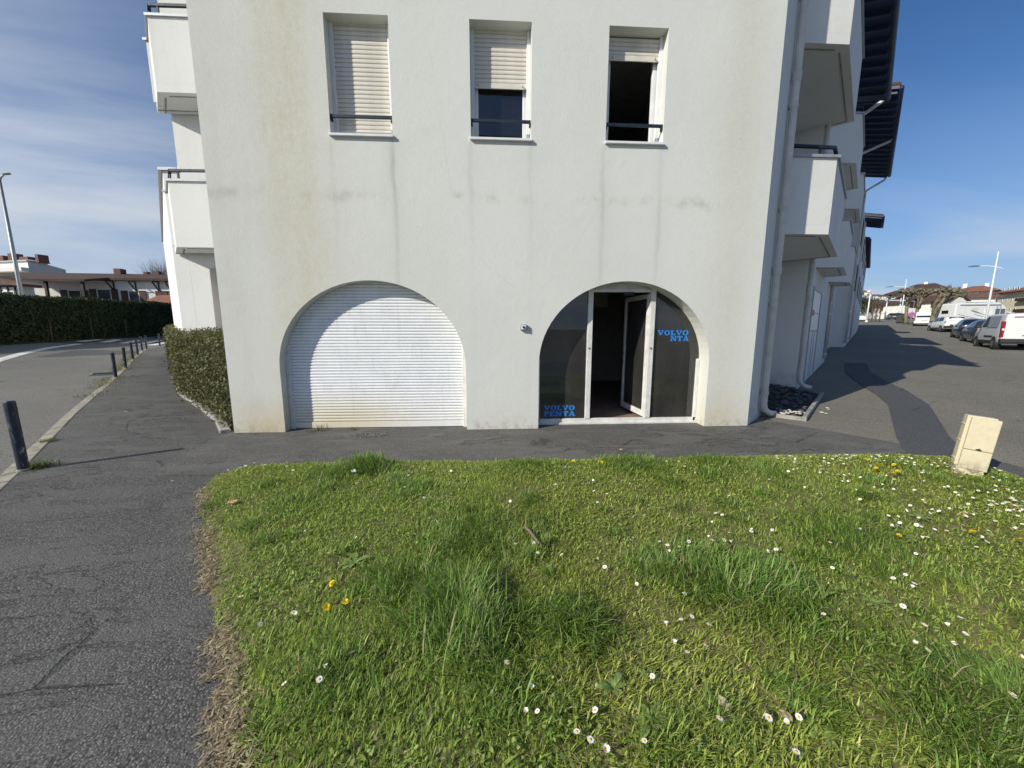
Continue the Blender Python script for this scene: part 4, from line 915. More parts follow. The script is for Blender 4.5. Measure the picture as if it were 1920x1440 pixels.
DD = [(320+x/2.4, 840+y/2.4) for x, y in ((728,625),(705,750),(790,710))]+[(900+x/2.4, 840+y/2.4) for x, y in ((421,70),(547,72),(634,22))]+[(1400+x/2.323, 820+y/2.323) for x, y in ((515,103),(532,110),(577,132),(562,148),(640,128),(637,170),(655,160),(660,445),(982,426),(1188,465),(510,158))]
src = make_flower('dandelion'); first = True
for i, (x, y) in enumerate(DD):
    q = lawn_pt(x, y); o = src if first else copy_tree(src); first = False
    o.location = (q[0], q[1], q[2]+.06+rr.uniform(-.01, .012)); o.rotation_euler = (rr.gauss(-.35, .2), rr.gauss(0, .2), rr.uniform(0, 6.28)); s = rr.uniform(.9, 1.25); o.scale = (s, s, s)
    tag(o, 'yellow dandelion of the trio near the footpath' if i < 3 else ('orange yellow dandelion at the path edge in front of the shop' if i < 6 else ('yellow dandelion in the cluster beside the cream cabinet' if y < 905 else ['yellow dandelion alone beside a daisy pair', 'yellow dandelion among the daisies below the cream cabinet', 'large yellow dandelion at the lawn side facing the parking'][[13, 14, 15].index(i)])), 'dandelion', 'dandelions in the lawn')
# --- rosettes of broad weeds
M['weed'] = paint('weed_leaf', (.17, .24, .06), .5, var=.3, scale=30)
def rosette(q, r, nleaf, seed, label):
    root = empty('broadleaf_weed', q, seed*1.3, label, 'weed', 'broad-leaved weeds in the lawn'); R_ = random.Random(seed)
    for i in range(nleaf):
        a = 2*math.pi*i/nleaf+R_.uniform(-.3, .3); L_ = r*R_.uniform(.6, 1.1); w_ = L_*R_.uniform(.16, .24); up = R_.uniform(.25, .9); m = MB(); pts = []
        for t_, ww in ((0, .15), (.25, .55), (.55, 1.0), (.8, .8), (1, .05)):
            x = L_*t_; z = L_*(up*t_-.75*up*t_*t_)+.012; pts += [(x, -w_*ww, z+w_*.25*ww), (x, 0, z), (x, w_*ww, z+w_*.25*ww)]
        fs = []
        for k in range(4): fs += [(3*k, 3*k+3, 3*k+4, 3*k+1), (3*k+1, 3*k+4, 3*k+5, 3*k+2)]
        o = m.add(pts, fs).build('leaf', M['weed'], root, smooth=True); o.rotation_euler = (0, 0, a)
for i, (x, y, r, nl, lab) in enumerate([(665, 1050, .10, 9, 'broad upright weed leaves behind the dandelions beside the footpath'), (1150, 1285, .075, 8, 'flat rosette of rounded weed leaves between dark grass tufts'), (1222, 1262, .06, 7, 'small pale green weed rosette below a daisy cluster'), (1722, 968, .085, 9, 'leafy weed among daisies near the leaning cream cabinet'), (1545, 1372, .06, 7, 'small round-leaved weed beside three daisies'), (1640, 1125, .08, 8, 'sprawling weed with narrow leaves in shorter turf'), (1220, 1350, .09, 6, 'weed with two long curled blades over dry turf'), (1420, 1030, .06, 7, 'low weed rosette beside a row of daisies')]):
    rosette(lawn_pt(x, y), r, nl, i+2, lab)
M['stick'] = paint('dead_wood', (.17, .12, .08), .9, var=.35, scale=40)
a = lawn_pt(983, 990); b = lawn_pt(1015, 1027); mid = (a+b)/2
st = MB().tube([a-mid+[0, 0, .045], (a-mid)*.4+[.004, 0, .052], (b-mid)*.3+[0, .004, .05], b-mid+[0, 0, .045]], [.009, .011, .010, .008], 7).build('stick', M['stick']); st.location = tuple(mid); tag(st, 'straight grey brown stick lying across the grass', 'stick')
def crumple(name, q, r, mat, label, cat, seed, flat=.5):
    R_ = random.Random(seed); m = MB(); n = 9; ring = []
    vs = [(0, 0, r*.25)]
    for k in (0.55, 1.0):
        for i in range(n):
            a_ = 2*math.pi*i/n; rad = r*k*R_.uniform(.75, 1.15); vs.append((rad*math.cos(a_), rad*math.sin(a_)*.7, r*flat*R_.uniform(.1, .8)*k))
    fs = [(0, 1+i, 1+(i+1) % n) for i in range(n)]+[(1+i, 1+n+i, 1+n+(i+1) % n, 1+(i+1) % n) for i in range(n)]
    o = m.add(vs, fs).build(name, mat); o.location = tuple(q); o.rotation_euler = (.1, .15, seed); tag(o, label, cat)
    s = o.modifiers.new('thick', 'SOLIDIFY'); s.thickness = r*.06
q = lawn_pt(436, 942); crumple('dead_leaf', q+[0, 0, .03], .045, paint('dead_leaf', (.42, .24, .14), .8, var=.3, scale=40), 'curled reddish brown dead leaf at the lawn edge', 'leaf', 3)
q = lawn_pt(664, 889); crumple('paper_scrap', q+[0, 0, .06], .035, M['pvc'], 'crumpled white paper scrap in front of a grass tuft', 'paper', 5, .8)
q = gp(325, 902); crumple('bark_chip', q+[0, 0, .004], .03, paint('bark_chip', (.45, .38, .28), .9, scale=30), 'pale bark chip lying on the dark footpath', 'bark chip', 8, .15)
q = lawn_pt(1357, 1320); crumple('dead_leaf', q+[0, 0, .035], .03, paint('pale_leaf', (.5, .42, .28), .8, var=.25, scale=40), 'pale beige dead leaf lying in short turf', 'leaf', 11)
q = lawn_pt(1472, 1352); crumple('dead_leaf', q+[0, 0, .05], .026, paint('tan_leaf', (.36, .29, .15), .8, var=.25, scale=40), 'tan dead leaf behind a trio of daisies', 'leaf', 12)
for i, (x, y) in enumerate(((236, 772), (345, 785), (337, 672))):
    crumple('litter_scrap', gp(x, y)+[0, 0, .004], .028, M['pvc'], ['white litter scrap on the middle of the footpath', 'white litter scrap near the end of the clipped hedge', 'white litter scrap beside the hedge kerb'][i], 'litter', 20+i, .25)
# --- weeds at the foot of the shutter, the bollard and along the kerb
def weed_clump(q, r, h, nb, name, label, tintc, group=None):
    P = rng.normal(0, r*.5, (nb, 2)); n = nb; tint = np.array(tintc)*rng.uniform(.6, 1.35, (n, 1))
    o = blades(name, P, np.zeros(n), h*rng.uniform(.5, 1.2, n), rng.uniform(.004, .009, n), rng.uniform(0, 6.3, n), rng.uniform(.1, 1.2, n), rng.uniform(.1, .5, n), tint, M['grass'])
    o.location = tuple(q); tag(o, label, 'weeds', group, 'stuff')
weed_clump((-2.72, FD+.06, .004), .10, .13, 60, 'weed_clump', 'thin dry weeds growing at the foot of the roller shutter', (.16, .15, .07))
weed_clump((-2.2, FD+.1, .004), .08, .07, 30, 'weed_clump', 'sparse small weeds under the middle of the roller shutter', (.14, .13, .07))
weed_clump(gp(72, 876), .13, .10, 260, 'weed_clump', 'green weeds around the foot of the scuffed bollard', (.12, .17, .05))
weed_clump(gp(92, 828)+[0, 0, 0], .10, .06, 160, 'weed_clump', 'small green weeds in the kerb joint past the scuffed bollard', (.13, .16, .05))
KV = dens(KERB[6:13], .35); Pk = np.concatenate([p+rng.normal(0, .22, (170, 2))*np.array([1, 1]) for p in KV]); n = len(Pk); kk = vnoise(Pk[:, 0], Pk[:, 1], .8) > .33; Pk = Pk[kk]; n = len(Pk)
tint = np.array([.17, .18, .065])*rng.uniform(.5, 1.3, (n, 1))
tag(blades('verge_grass', Pk, gz(Pk[:, 0], Pk[:, 1])-.02, rng.uniform(.03, .10, n), rng.uniform(.006, .012, n), rng.uniform(0, 6.3, n), rng.uniform(.1, 1.2, n), rng.uniform(0, .5, n), tint, M['grass']), 'patchy yellowish grass along the kerb under the bollards', 'grass', kind='stuff')
# --- loose asphalt hole in front of the shutter
root = empty('asphalt_rubble', gp(690, 817), 0, 'broken asphalt crumbs in a shallow pothole before the roller shutter', 'rubble')
cr = MB().lathe([(.5, -.4), (.9, .1), (.55, .5), (0.01, .6)], 6).build('crumb', M['concrete'], root); cr.scale = (.016, .012, .010)
for i in range(34):
    o = share(cr, root, (rr.gauss(0, .13), rr.gauss(0, .06), .008), (rr.random(), rr.random(), rr.random()*6)); s = rr.uniform(.006, .017); o.scale = (s, s*.8, s*.7)
pol = [(.30*math.cos(a)*rr.uniform(.7, 1.1), .12*math.sin(a)*rr.uniform(.7, 1.1)) for a in np.linspace(0, 6.28, 15)[:-1]]
MB().fill([pol], Matrix.Translation((0, 0, .0075))).build('hole', M['patch'], root)
# ------------------------------------------------------------------ hedges
def hedge_leaves(name, faces, per, r, tint0, tint1, parent, out=.04, mat=None, nz_amp=.06, nscale=3.0):
    C, N = [], []
    for O3, U3, V3, Nn in faces:
        O3, U3, V3, Nn = map(np.asarray, (O3, U3, V3, Nn)); area = np.linalg.norm(np.cross(U3, V3)); k = int(area*per); a, b = rng.random(k), rng.random(k)
        p = O3+a[:, None]*U3+b[:, None]*V3; bumpv = (vnoise(p[:, 0]+p[:, 2]*1.7, p[:, 1]-p[:, 2], nscale)-.5)*nz_amp*2
        p = p+Nn*(bumpv+rng.normal(0, out, k))[:, None]; C.append(p); N.append(np.tile(Nn, (k, 1))+rng.normal(0, .75, (k, 3)))
    C = np.concatenate(C); N = np.concatenate(N); n = len(C); f = rng.random((n, 1)); tint = (np.array(tint0)*(1-f)+np.array(tint1)*f)*rng.uniform(.7, 1.3, (n, 1))
    return tag(leaves(name, C, r*rng.uniform(.6, 1.3, n), N, tint, mat or M['leaf'], parent, k=5, asp=.42, fold=.15), kind='stuff')
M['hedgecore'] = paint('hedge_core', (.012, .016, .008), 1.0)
def hedge_box(name, A, B, thick, h, zA, zB, label, per, r, t0, t1, nside, core_in=.07, nz=.06, **kw):
    # A -> B is the line of the visible face; nside points away from the body towards the viewer
    A = np.array(A); B = np.array(B); nn = np.array(nside)/np.linalg.norm(nside); root = empty(name, (A[0], A[1], zA)); tag(root, label, 'hedge')
    o3 = np.array([A[0], A[1], zA]); off = -o3
    a0 = np.array([0., 0, 0]); u3 = np.array([B[0]-A[0], B[1]-A[1], zB-zA]); v3 = np.array([0, 0, h]); n3 = np.array([nn[0], nn[1], 0]); back = -n3*thick
    faces = [(a0, u3, v3, n3), (v3, u3, back, np.array([0, 0, 1.])), (a0, back, v3, -u3/np.linalg.norm(u3)), (u3, back, v3, u3/np.linalg.norm(u3))]
    hedge_leaves('foliage', faces, per, r, t0, t1, root, nz_amp=nz, **kw)
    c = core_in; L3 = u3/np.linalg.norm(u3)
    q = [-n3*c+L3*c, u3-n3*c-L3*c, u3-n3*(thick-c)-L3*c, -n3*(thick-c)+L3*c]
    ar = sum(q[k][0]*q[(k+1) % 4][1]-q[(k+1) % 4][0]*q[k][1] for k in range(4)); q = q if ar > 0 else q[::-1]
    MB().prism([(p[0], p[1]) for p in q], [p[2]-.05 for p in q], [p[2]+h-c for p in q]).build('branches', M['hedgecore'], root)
    return root
lhA, lhB = LW(.35, .52), LW(19, .50)
hedge_box('clipped_hedge', LW(.25, .02)[:2], LW(2.75, .24)[:2], .45, 1.47, 0, 0, 'clipped olive green hedge starting at the corner of the white building', 1500, .028, (.060, .068, .022), (.155, .15, .065), nL, out=.05)
seg = [LW(2.77, .24)[:2], LW(5.2, .50)[:2], LW(19, .56)[:2]]
hedge_box('clipped_hedge', seg[0], seg[1], .55, 1.47, 0, float(gz(*seg[1])), 'clipped hedge stretch beyond the balconies along the footpath', 1150, .03, (.060, .068, .022), (.16, .155, .065), nL, out=.05)
hedge_box('clipped_hedge', LW(5.22, .50)[:2], seg[2], .6, 1.45, float(gz(*seg[1])), float(gz(*seg[2])), 'far stretch of clipped hedge before the street junction', 500, .04, (.060, .068, .022), (.16, .155, .065), nL, out=.05)
# kerb block at the near end of the clipped hedge
def KN(u): return .10 if u < .5 else float(np.interp(u, [.5, 2.77, 5.2, 19], [.03, .23, .49, .56]))
kb = empty('hedge_kerb', tuple(LW(.2, .6)), 0); tag(kb, 'concrete edging kerb in front of the clipped hedge', 'kerb')
base = LW(.2, .6)
for k in range(16):
    a, b = LW(.1+k*1.0, KN(.1+k))-base, LW(1.09+k*1.0, KN(1.09+k))-base; off = np.array([nL[0], nL[1], 0])*.07
    za, zb = float(gz(*(a+base)[:2])), float(gz(*(b+base)[:2])); q = [a-off, b-off, b+off, a+off]; zz = [za, zb, zb, za]; ar = sum(q[i][0]*q[(i+1) % 4][1]-q[(i+1) % 4][0]*q[i][1] for i in range(4))
    if ar < 0: q = q[::-1]; zz = zz[::-1]
    MB().prism([(p[0], p[1]) for p in q], [z-.1 for z in zz], [z+.055 for z in zz]).build('kerb_stone', M['concrete'], kb, bevel=.015)
# dead creeper stems on the wall above the hedge
def CRP(x, z): return np.array([x*.8984, 9.175, 1.6+(z-1.6)*.9])
M['creeper'] = paint('dead_creeper', (.10, .085, .07), .9)
for i, (u, zt, lab) in enumerate(((-7.5, 2.35, 'tallest dead creeper stem on the wall above the clipped hedge'), (-7.58, 2.0, 'dead creeper stem next to the tallest one'), (-7.38, 1.75, 'short dead creeper stem on the wall above the clipped hedge'), (-7.33, 1.9, 'thin dead creeper stem between short stems above the clipped hedge'), (-7.21, 1.95, 'dead creeper stem close to the service door'))):
    root = empty('dead_creeper', tuple(CRP(u, .75)), 0, lab, 'creeper')
    for k in range(2 if i < 2 else 1):
        pts = []; x = k*.035
        for j in range(9):
            pts.append(LW(u+x, .025, .5+(zt-.5)*j/8)-CRP(u, .75)); x += rr.gauss(0, .012)
        MB().tube(pts, list(np.linspace(.014, .005, 9)), 5).build('branch', M['creeper'], root)
# tall dark hedge across the street
HA, HB = gp(30, 640.5), gp(330, 626)
hd = (HB-HA)[:2]; hd = hd/np.linalg.norm(hd); hn = np.array([hd[1], -hd[0]])
def HP(s): p = HA[:2]+hd*s; return p
Ltot = np.linalg.norm((HB-HA)[:2])
cuts = [-14, -1.5, 4.2, 10, 17.5, 30]
labs = ['tall dark clipped hedge behind the grey street lamp', 'tall dark hedge section next after the grey street lamp', 'middle section of the tall dark hedge below the long house', 'tall dark hedge section beside the zebra crossing', 'far end of the tall dark hedge beyond the clipped hedge']
for i in range(5):
    a, b = HP(cuts[i]+.0), HP(cuts[i+1]-.02); za, zb = float(gz(*a))-.05, float(gz(*b))-.05
    hh = 2.62+.012*cuts[i]
    hedge_box('tall_hedge', a, b, 1.2, hh, za, zb, labs[i], 330, .075, (.022, .038, .014), (.045, .062, .020), hn, core_in=.1, nz=.12, out=.05, nscale=.9)
Pv = np.array([HP(s)+hn*d_ for s, d_ in zip(rng.uniform(-14, 26, 9000), rng.uniform(.05, .9, 9000))]); n = len(Pv)
tag(blades('verge_grass', Pv, gz(Pv[:, 0], Pv[:, 1])-.05, rng.uniform(.06, .16, n), rng.uniform(.015, .03, n), rng.uniform(0, 6.3, n), rng.uniform(.1, 1, n), rng.uniform(0, .5, n), np.array([.05, .075, .022])*rng.uniform(.5, 1.3, (n, 1)), M['grass']), 'rough grass verge at the foot of the tall hedge', 'grass', kind='stuff')
# ------------------------------------------------------------------ slate bed beside the drainpipe
bed = empty('slate_bed', tuple(RW(2.6, 0, 0)), -aR+math.pi/2, 'bed of dark slate chips edged with timber beside the drainpipe', 'gravel bed')
ed = MB(); 
MB().box(-1.52, 2.1, -.68, -.61, -.02, .075).build('edging', M['concrete'], bed, bevel=.01); MB().box(-1.52, -1.45, -.61, .0, -.02, .06).build('edging', M['concrete'], bed, bevel=.01)
def bedz(x, y): return .03+.10*np.clip((x+1.4)/3.0, 0, 1)*np.clip((y+.6)/.7, 0, 1)+.02
gx_, gy_ = np.meshgrid(np.linspace(-1.45, 2.06, 20), np.linspace(-.61, .73, 10)); V = np.column_stack([gx_.ravel(), gy_.ravel(), bedz(gx_.ravel(), gy_.ravel())-.03]); mesh_obj('bed_soil', V, [(j*20+i, j*20+i+1, (j+1)*20+i+1, (j+1)*20+i) for j in range(9) for i in range(19)], M['rubber'], bed)
M['slate'] = paint('slate_chip', (.085, .092, .10), .7, var=.5, scale=8); M['pebble'] = paint('pale_pebble', (.55, .52, .42), .8, var=.2, scale=20)
chips = []
for v in range(5):
    R_ = random.Random(v+40); n = R_.choice((5, 6, 7)); pol = [(math.cos(2*math.pi*i/n)*R_.uniform(.7, 1.2), math.sin(2*math.pi*i/n)*R_.uniform(.35, .6)) for i in range(n)]
    c = MB().prism(pol, -.12, [.1+R_.uniform(0, .08) for _ in pol]).build('slate_chip', M['slate'], bed); chips.append(c)
for i in range(290):
    x, y = rr.uniform(-1.38, 2.02), rr.uniform(-.57, .66)
    o = chips[i] if i < 5 else share(chips[i % 5], bed)
    s = rr.uniform(.035, .075); o.location = (x, y, float(bedz(x, y))+rr.uniform(-.008, .02)); o.rotation_euler = (rr.gauss(0, .35), rr.gauss(0, .35), rr.uniform(0, 6.3)); o.scale = (s, s, s)
pb = MB().lathe([(.25, -.5), (.8, -.25), (1, .05), (.75, .4), (.02, .55)], 8).build('pebble', M['pebble'], bed, smooth=True)
for i in range(26):
    o = pb if i == 0 else share(pb, bed)
    x, y = (rr.uniform(-1.42, -.95), rr.uniform(-.6, -.2)) if i < 22 else (rr.uniform(-.6, .6), -.8-rr.random()*.1)
    s = rr.uniform(.025, .05); o.location = (x, y, float(bedz(x, y))+.012 if i < 22 else .01); o.scale = (s, s*.75, s*.6); o.rotation_euler = (0, 0, rr.uniform(0, 6))
MB().box(-.5, .5, -.14, .14, -.02, .012, Matrix.Translation((4.2, -1.2, .05))).build('manhole', M['concrete']) if False else None
# ------------------------------------------------------------------ bollards, cabinet
def bollard():
    root = empty('bollard', (0, 0, 0))
    MB().lathe([(.0, 0), (.046, 0), (.046, .78), (.044, .80), (.036, .81), (0.001, .812)], 18).build('post', M['bol'], root, smooth=False)
    MB().lathe([(.058, 0.0), (.056, .02), (.0465, .03)], 14).build('base_collar', M['concrete'], root)
    MB().lathe([(.0472, .70), (.0472, .73)], 18).build('ring', M['bolring'], root)
    return root
t = NT('bollard_paint'); Pn = t.co(); sc_ = t.math('MULTIPLY', t.ramp(t.noise(t.map(Pn, (14, 14, 4)), 2.0, 5, .7), .56, .66), t.ramp(t.sep(Pn)[2], .75, .2, .25, 1.0))
t.set(t.mix(sc_, t.mix(t.noise(Pn, 6, 4), (.010, .016, .028), (.022, .032, .05)), (.30, .31, .33)), .45); M['bol'] = t.m; M['bolring'] = paint('bollard_ring', (.016, .022, .034), .4)
src = bollard()
BP = [(45, 882), (217, 708), (235.8, 690.6), (249.5, 673.7), (259, 666), (267, 657.8), (275, 655), (300, 649.4)]
for i, p in enumerate(BP):
    o = src if i == 0 else copy_tree(src); q = gp(*p); o.location = (q[0], q[1], q[2]-.005); o.rotation_euler = (rr.gauss(0, .012), rr.gauss(0, .012), rr.random()*6)
    tag(o, 'scuffed dark blue steel bollard with weeds at its foot' if i == 0 else ('dark bollard standing alone at the pavement corner by the crossing' if i == 7 else ['second dark bollard of the row, beside the drain grate', 'third dark bollard counted from the scuffed one', 'fourth dark bollard counted from the scuffed one', 'fifth dark bollard counted from the scuffed one', 'sixth dark bollard counted from the scuffed one', 'seventh dark bollard counted from the scuffed one'][i-1]), 'bollard', 'bollards along the kerb')
t = NT('cream_polyester'); Pn = t.geo(); zc = t.sep(Pn)[2]; nn_ = t.noise(Pn, 18, 6, .7)
cc_ = t.mix(t.ramp(nn_, .3, .7), (.56, .50, .35), (.62, .555, .40)); cc_ = t.mix(t.math('MULTIPLY', t.ramp(zc, .28, .05), t.ramp(nn_, .42, .6)), cc_, (.16, .14, .08)); cc_ = t.mix(t.math('MULTIPLY', t.ramp(t.noise(Pn, 45, 4, .7), .62, .72), .5), cc_, (.28, .24, .17)); M['cream'] = t.set(cc_, .5)
q0 = gp(1785, 897); q1 = gp(1848, 907)
cd = (q1-q0)[:2]; cw = np.linalg.norm(cd); print('cabinet width', cw)
cab = empty('utility_cabinet', (q0[0], q0[1], 0.0), math.atan2(cd[1], cd[0]), 'leaning cream utility cabinet at the lawn corner', 'cabinet')
cab.rotation_euler = (math.radians(-3), math.radians(5.0), math.atan2(cd[1], cd[0]))
cwid = .205
MB().box(0, cwid, .0, .13, -.08, .15).build('base', M['cream'], cab, bevel=.006); MB().box(-.012, cwid-.005, .03, .14, .15, .70).build('body', M['cream'], cab, bevel=.008)
MB().box(.012, cwid+.012, -.012, .029, .345, .687).build('door', M['cream'], cab, bevel=.006); MB().box(.012, cwid+.012, -.012, .029, .135, .340).build('lower_panel', M['cream'], cab, bevel=.006)
lk = MB().box(.095, .135, -.018, -.012, .352, .362).box(.108, .122, -.022, -.018, .35, .37).build('lock', M['rubber'], cab)
for z in (.22, .42, .60): MB().box(-.02, -.012, .045, .13, z, z+.008).build('seam', M['farwall2'], cab)
# ------------------------------------------------------------------ vehicles
def carpaint(name, col, rough=.3, metal=0.0): return paint(name, col, rough, metal, var=.04, scale=2, coat=.6)
M['v_white'] = carpaint('van_white', (.68, .69, .69)); M['v_side_shade'] = carpaint('van_side_shade', (.40, .42, .43), .35, .3); M['v_grey'] = carpaint('dark_grey_metal', (.055, .058, .062), .3, .4); M['v_navy'] = carpaint('dark_navy_metal', (.014, .022, .045), .28, .4)
M['plastic'] = paint('black_plastic', (.022, .022, .024), .6); M['rim'] = paint('alloy_rim', (.35, .36, .37), .35, .7); M['taillamp'] = paint('red_lamp', (.22, .012, .015), .18, spec=.7); M['lampclear'] = paint('clear_lamp', (.62, .58, .58), .2); M['plate'] = paint('number_plate', (.75, .75, .72), .4, var=.03); M['plateink'] = paint('plate_ink', (.03, .03, .04), .6)
def interp_st(st, x): return [float(np.interp(x, [s[0] for s in st], [s[k] for s in st])) for k in range(1, len(st[0]))]
def vehicle(name, label, cat, loc, heading, L, W_, st, body, wheels, wr, glassx, rear, cladding=False, plate='', group=None, side_glass=True, taillamps=None, roofbars=False):
    """x forward from the rear bumper (0) to the nose (L); st rows: x, z_low, z_belt, z_top, half_width_low, half_width_top"""
    root = empty(name, loc, math.pi/2-heading, label, cat, group)
    xs = [s[0] for s in st]; V, F = [], []
    for s in st:
        x, zl, zb, zt, hw, ht = s; zt = max(zt, zb+.02); r = min(.07, (zt-zb)*.45)
        half = [(hw*.90, zl), (hw*.985, zl+.10), (hw, zl+(zb-zl)*.55), (hw*.975, zb), (ht+(hw-ht)*.12, zt-r), (ht*.90, zt-r*.25), (ht*.55, zt), (0, zt+.012)]
        ring = [(x, -y, z) for y, z in half] + [(x, y, z) for y, z in half[-2::-1]]; V += ring
    n = 15
    for i in range(len(st)-1):
        for j in range(n-1): F.append((i*n+j, (i+1)*n+j, (i+1)*n+j+1, i*n+j+1))
        F.append((i*n+n-1, (i+1)*n+n-1, (i+1)*n, i*n))
    F.append(tuple(range(n))); F.append(tuple((len(st)-1)*n+j for j in range(n-1, -1, -1)))
    o = mesh_obj('body', V, F, body, root, True)
    md = o.modifiers.new('edge', 'BEVEL'); md.width = .02; md.segments = 2; md.limit_method = 'ANGLE'; md.angle_limit = math.radians(35)
    def surf(x, s, f):                                                    # point on the glasshouse side: f 0 belt .. 1 roof
        zl, zb, zt, hw, ht = interp_st(st, x); zt = max(zt, zb+.02); r = min(.07, (zt-zb)*.45)
        y0, z0 = hw*.975, zb; y1, z1 = ht+(hw-ht)*.12, zt-r; return (x, s*(y0+(y1-y0)*f+.006), z0+(z1-z0)*f)
    if side_glass:
        for s in (-1, 1):
            for (xa, xb, xa2, xb2) in glassx:                             # belt from xa..xb, roof from xa2..xb2
                K = 5; vs = []
                for k in range(K+1):
                    t = k/K; a, b = surf(xa+(xb-xa)*t, s, .08), surf(xa2+(xb2-xa2)*t, s, .92); vs += [a, b]
                fs = [(2*k, 2*k+2, 2*k+3, 2*k+1) if s < 0 else (2*k+1, 2*k+3, 2*k+2, 2*k) for k in range(K)]
                mesh_obj('side_window', vs, fs, M['carglass'], root)
    # rear window, tail lamps, plate, bumper: laid on the rear face
    z0, z1, yw, lean, x0 = rear
    if yw: mesh_obj('rear_window', [(x0-.012, -yw, z0), (x0-.012, yw, z0), (x0+lean-.012, yw*.88, z1), (x0+lean-.012, -yw*.88, z1)], [(3, 2, 1, 0)], M['carglass'], root)
    MB().box(-.06, .25, -W_/2+.04, W_/2-.04, st[0][1]-.02, st[0][1]+.20).build('rear_bumper', M['plastic'] if cladding else body, root, bevel=.04)
    for s in (-1, 1):
        za, zb2, ya, yb, xo = taillamps; y_a, y_b = sorted((s*ya, s*yb))
        MB().box(xo-.03, xo+.14, y_a, y_b, za, zb2).build('tail_lamp', M['taillamp'], root, bevel=.015)
        zm = (za+zb2)/2
        MB().box(xo-.034, xo-.0, y_a+.025, y_b-.025, zm-.06, zm+.05).build('indicator_lamp', M['lampclear'], root)
    zp = st[0][1]+.36; pl = MB().box(-.055, -.035, -.26, .26, zp-.055, zp+.055).build('number_plate', M['plate'], root)
    for k, (a, b) in enumerate(((-.22, -.19), (-.17, -.12), (-.06, -.02), (0, .04), (.05, .08), (.14, .18), (.19, .22))): MB().box(-.0575, -.0552, a, b, zp-.03, zp+.03).build('plate_mark', M['plateink'], pl)
    # windscreen
    # wheels with arches
    for wx in wheels:
        for s in (-1, 1):
            yb = s*(W_/2-.105); RM = Matrix.Translation((wx, yb, wr)) @ Matrix.Rotation(math.pi/2*(-s), 4, 'X')
            arch_ = MB().lathe([(wr*1.13, -.12), (wr*1.13, .098), (.01, .099)], 20, RM).build('wheel_arch', M['plastic'], root)
            ty = MB().lathe([(wr*.62, -.1), (wr*.93, -.11), (wr, -.07), (wr, .09), (wr*.95, .118), (wr*.66, .122)], 22, RM).build('wheel', M['rubber'], root, True)
            MB().lathe([(wr*.66, .112), (wr*.58, .095), (wr*.2, .104), (.005, .108)], 12, RM).build('rim', M['rim'], ty)
    for s in (-1, 1):
        zl, zb, zt, hw, ht = interp_st(st, L*.66); MB().box(L*.66-.06, L*.66+.06, s*(hw+.11)-.09, s*(hw+.11)+.09, zb+.0, zb+.15).build('wing_mirror', M['plastic'], root, bevel=.03)
    if cladding:
        for s in (-1, 1): MB().box(wheels[0]+wr*1.15, wheels[1]-wr*1.15, s*(W_/2-.03)-.03, s*(W_/2-.03)+.03, st[3][1]+.02, st[3][1]+.20).build('sill_cladding', M['plastic'], root, bevel=.02)
    return root
def place(pxy, n_wheel, W_, rear_x, heading):                             # near-side rear wheel contact pixel -> vehicle origin
    q = gp(*pxy); f = np.array([math.sin(heading), math.cos(heading)]); lft = np.array([-f[1], f[0]])
    o = q[:2]-f*rear_x-lft*(W_/2-.05); return (o[0], o[1], float(gz(*(o+f*1.5)))-.005)
hR = math.radians(43.5)
van_st = [(0, .36, 1.08, 1.74, .78, .70), (.06, .34, 1.08, 1.80, .86, .74), (.5, .30, 1.08, 1.83, .90, .76), (1.6, .26, 1.08, 1.84, .91, .77), (2.5, .26, 1.08, 1.82, .91, .77), (3.0, .26, 1.07, 1.66, .91, .72), (3.45, .27, 1.04, 1.10, .90, .78), (4.0, .30, .90, .93, .86, .74), (4.2, .36, .72, .74, .70, .6)]
vehicle('van', 'small white delivery van with its shaded side toned grey parked in the car row', 'van', place((1861, 655), 0, 1.82, .78, math.radians(42)), math.radians(42), 4.2, 1.82, van_st, M['v_white'], (.78, 3.45), .315, [(2.05, 2.95, 2.1, 2.62)], (1.1, 1.66, 0, .02, .0), True, taillamps=(.62, 1.42, .76, .885, .035))
vanr = bpy.data.objects['van']
MB().box(-.035, -.02, -.74, .74, .52, 1.70).build('rear_door', M['v_white'], vanr, bevel=.03); MB().box(-.06, -.034, -.10, .16, .98, 1.01).build('door_handle', M['plastic'], vanr); MB().box(-.05, -.034, -.55, .55, 1.60, 1.65).build('high_lamp', M['taillamp'], vanr)
MB().box(1.0, 2.2, .895, .93, .62, .70).build('side_moulding', M['plastic'], vanr, bevel=.01)
for s in (1,): mesh_obj('shaded_side', [(.55, .905, 1.12), (1.95, .915, 1.12), (1.98, .80, 1.70), (.62, .795, 1.70)], [(0, 1, 2, 3)], M['v_side_shade'], vanr)  # shade on the van's flank put into the colour as a grey panel
hat = [(0, .34, .86, .90, .70, .62), (.05, .30, .92, 1.10, .80, .64), (.32, .26, .95, 1.38, .86, .60), (.9, .22, .96, 1.46, .88, .60), (1.7, .21, .95, 1.48, .88, .60), (2.3, .21, .93, 1.40, .88, .60), (2.95, .22, .91, .97, .87, .70), (3.6, .25, .82, .86, .82, .66), (3.95, .32, .62, .65, .66, .5)]
def hatch(pxy, label, mat, hd): return vehicle('hatchback', label, 'car', place(pxy, 0, 1.74, .62, hd), hd, 3.95, 1.74, hat, mat, (.62, 3.12), .305, [(.42, 1.45, .72, 1.45), (1.52, 2.72, 1.52, 2.25)], (.96, 1.40, .56, .30, .03), taillamps=(.78, 1.0, .56, .83, .06))
hatch((1822.5, 643.4), 'dark grey hatchback parked in front of the white delivery van', M['v_grey'], math.radians(43)); hatch((1796, 635), 'dark navy hatchback parked between grey hatchback and white crossover', M['v_navy'], math.radians(45))
